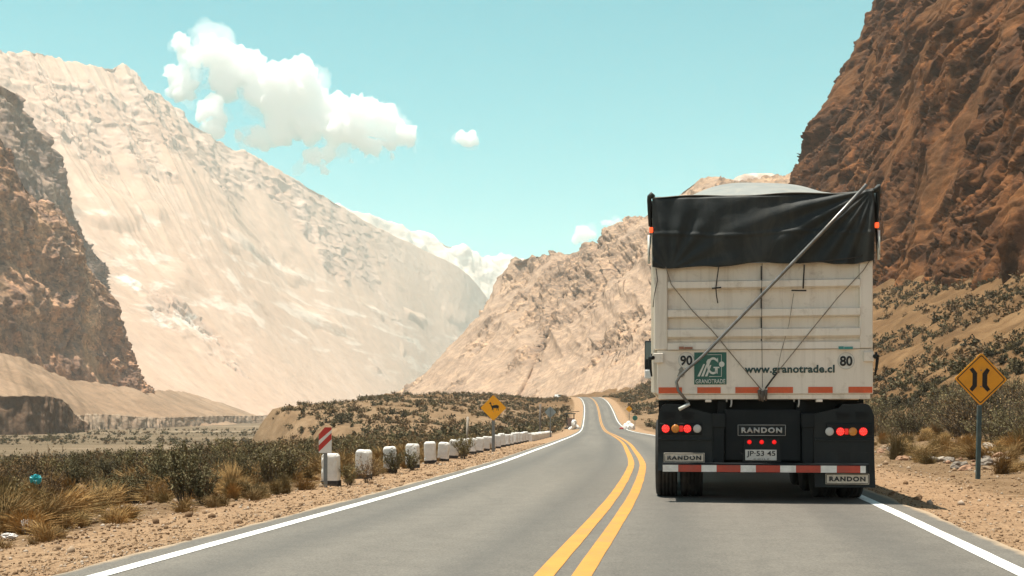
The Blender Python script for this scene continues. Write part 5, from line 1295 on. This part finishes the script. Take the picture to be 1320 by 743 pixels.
def cloud_mesh(name, blobs, Y, seed, voxel, rough, mat):
    bm = bmesh.new(); rr = random.Random(seed); s = Y / F
    for px, py, r in blobs:
        x, _, z = pt(px, py, Y)
        for k in range(3 if r > 8 else 1):
            q = r * s * (1 if k == 0 else rr.uniform(.5, .8))
            o = Vector((0, 0, 0)) if k == 0 else Vector((rr.uniform(-1, 1), rr.uniform(-1.5, 1.5), rr.uniform(-.7, .8))) * r * s * .6
            bmesh.ops.create_icosphere(bm, subdivisions=3, radius=q, matrix=Matrix.Translation(Vector((x, Y + rr.uniform(-.5, .5) * r * s, z)) + o))
    me = bpy.data.meshes.new(name); bm.to_mesh(me); bm.free(); t = bpy.data.objects.new(name, me); COL.objects.link(t)
    md = t.modifiers.new('remesh', 'REMESH'); md.mode = 'VOXEL'; md.voxel_size = voxel
    dg = bpy.context.evaluated_depsgraph_get(); m2 = bpy.data.meshes.new_from_object(t.evaluated_get(dg)); bpy.data.objects.remove(t)
    n = len(m2.vertices); co = np.empty(n * 3); m2.vertices.foreach_get('co', co); co = co.reshape(-1, 3)
    no = np.empty(n * 3); m2.vertices.foreach_get('normal', no); no = no.reshape(-1, 3)
    p = co + seed * 1000
    d = fbm(p / 260., 3, .5) * 75 + (np.abs(perlin(p / 120.)) - .2) * 95 + (np.abs(perlin(p / 55.)) - .2) * 50 + fbm(p / 34., 3, .6) * 22
    co = co + no * (d * rough - 6)[:, None]
    m2.vertices.foreach_set('co', co.ravel()); m2.update(); m2.materials.clear(); m2.materials.append(mat)
    m2.polygons.foreach_set('use_smooth', np.ones(len(m2.polygons), dtype=bool))
    o = bpy.data.objects.new(name, m2); COL.objects.link(o); m2.name = name
    return o
def c5(l): return [(180 + a / 2.1846, 20 + b_ / 2.1846, r / 2.1846) for a, b_, r in l]
BIG = [(105, 72, 14), (150, 112, 40), (112, 168, 34), (125, 212, 30), (215, 100, 48), (250, 140, 54), (240, 195, 42), (265, 228, 18), (300, 150, 50), (330, 180, 46), (400, 190, 58), (450, 180, 50), (478, 220, 38), (420, 250, 62), (350, 240, 42),
       (500, 270, 50), (560, 288, 50), (620, 282, 46), (668, 268, 36), (690, 300, 40), (740, 345, 32), (764, 364, 20), (640, 335, 44), (700, 350, 32), (560, 335, 44), (480, 308, 44), (400, 312, 38), (335, 338, 26), (290, 346, 17), (540, 388, 26), (492, 408, 20), (462, 424, 12), (522, 436, 11), (705, 402, 12), (600, 414, 11), (640, 395, 16)]
cloud('cloud', c5(BIG), 9500, 'large white cumulus cloud stretching right from the pale mountain crest', 1)
cloud('cloud', c5([(203, 280, 28), (210, 315, 18), (222, 335, 10)]), 9300, 'small round cloud puff under the left arm of the large cloud', 2)
cloud('cloud', [(598, 179, 8.5), (605, 181, 10), (611, 184, 7), (590, 181, 4)], 9500, 'small lone puff of cloud right of the large cloud', 3, 15, .55)
cloud('cloud', [(752, 299, 10), (760, 302, 7), (745, 304, 6), (756, 307, 5)], 9500, 'small bright cloud above the middle ridge, left of the pair near the truck', 4, 15, .6)
cloud('cloud', [(778, 288, 6), (787, 287, 6.5), (797, 285, 6), (805, 283, 4)], 9500, 'flat streak of cloud low over the ridge nearest the truck', 5, 15, .5)
cloud('cloud', [(646, 336, 6.5), (654, 334, 7), (662, 335, 5)], 9700, 'low cloud peeping over the notch at the end of the valley', 6, 15, .5)
# ================================================================== HAZE
def make_haze(density):
    m = bpy.data.materials.new('valley_haze'); m.use_nodes = True; t = m.node_tree; t.nodes.clear()
    out = t.nodes.new('ShaderNodeOutputMaterial'); v = t.nodes.new('ShaderNodeVolumePrincipled')
    v.inputs['Color'].default_value = (.87, .955, .935, 1); v.inputs['Density'].default_value = density; v.inputs['Anisotropy'].default_value = 0.0
    t.links.new(v.outputs[0], out.inputs['Volume'])
    top = 0
    for ob in bpy.data.objects:
        if ob.type == 'MESH' and ob.parent is None and ob.name.split('.')[0] in ('mountain', 'cliff'):
            co = np.empty(len(ob.data.vertices) * 3, dtype=np.float32); ob.data.vertices.foreach_get('co', co); top = max(top, co[2::3].max())
    o = box('haze', -6600, 6600, -300, 9600, -60, top + 15, m)
    return put(o, kind='stuff')
make_haze(1.4e-4)
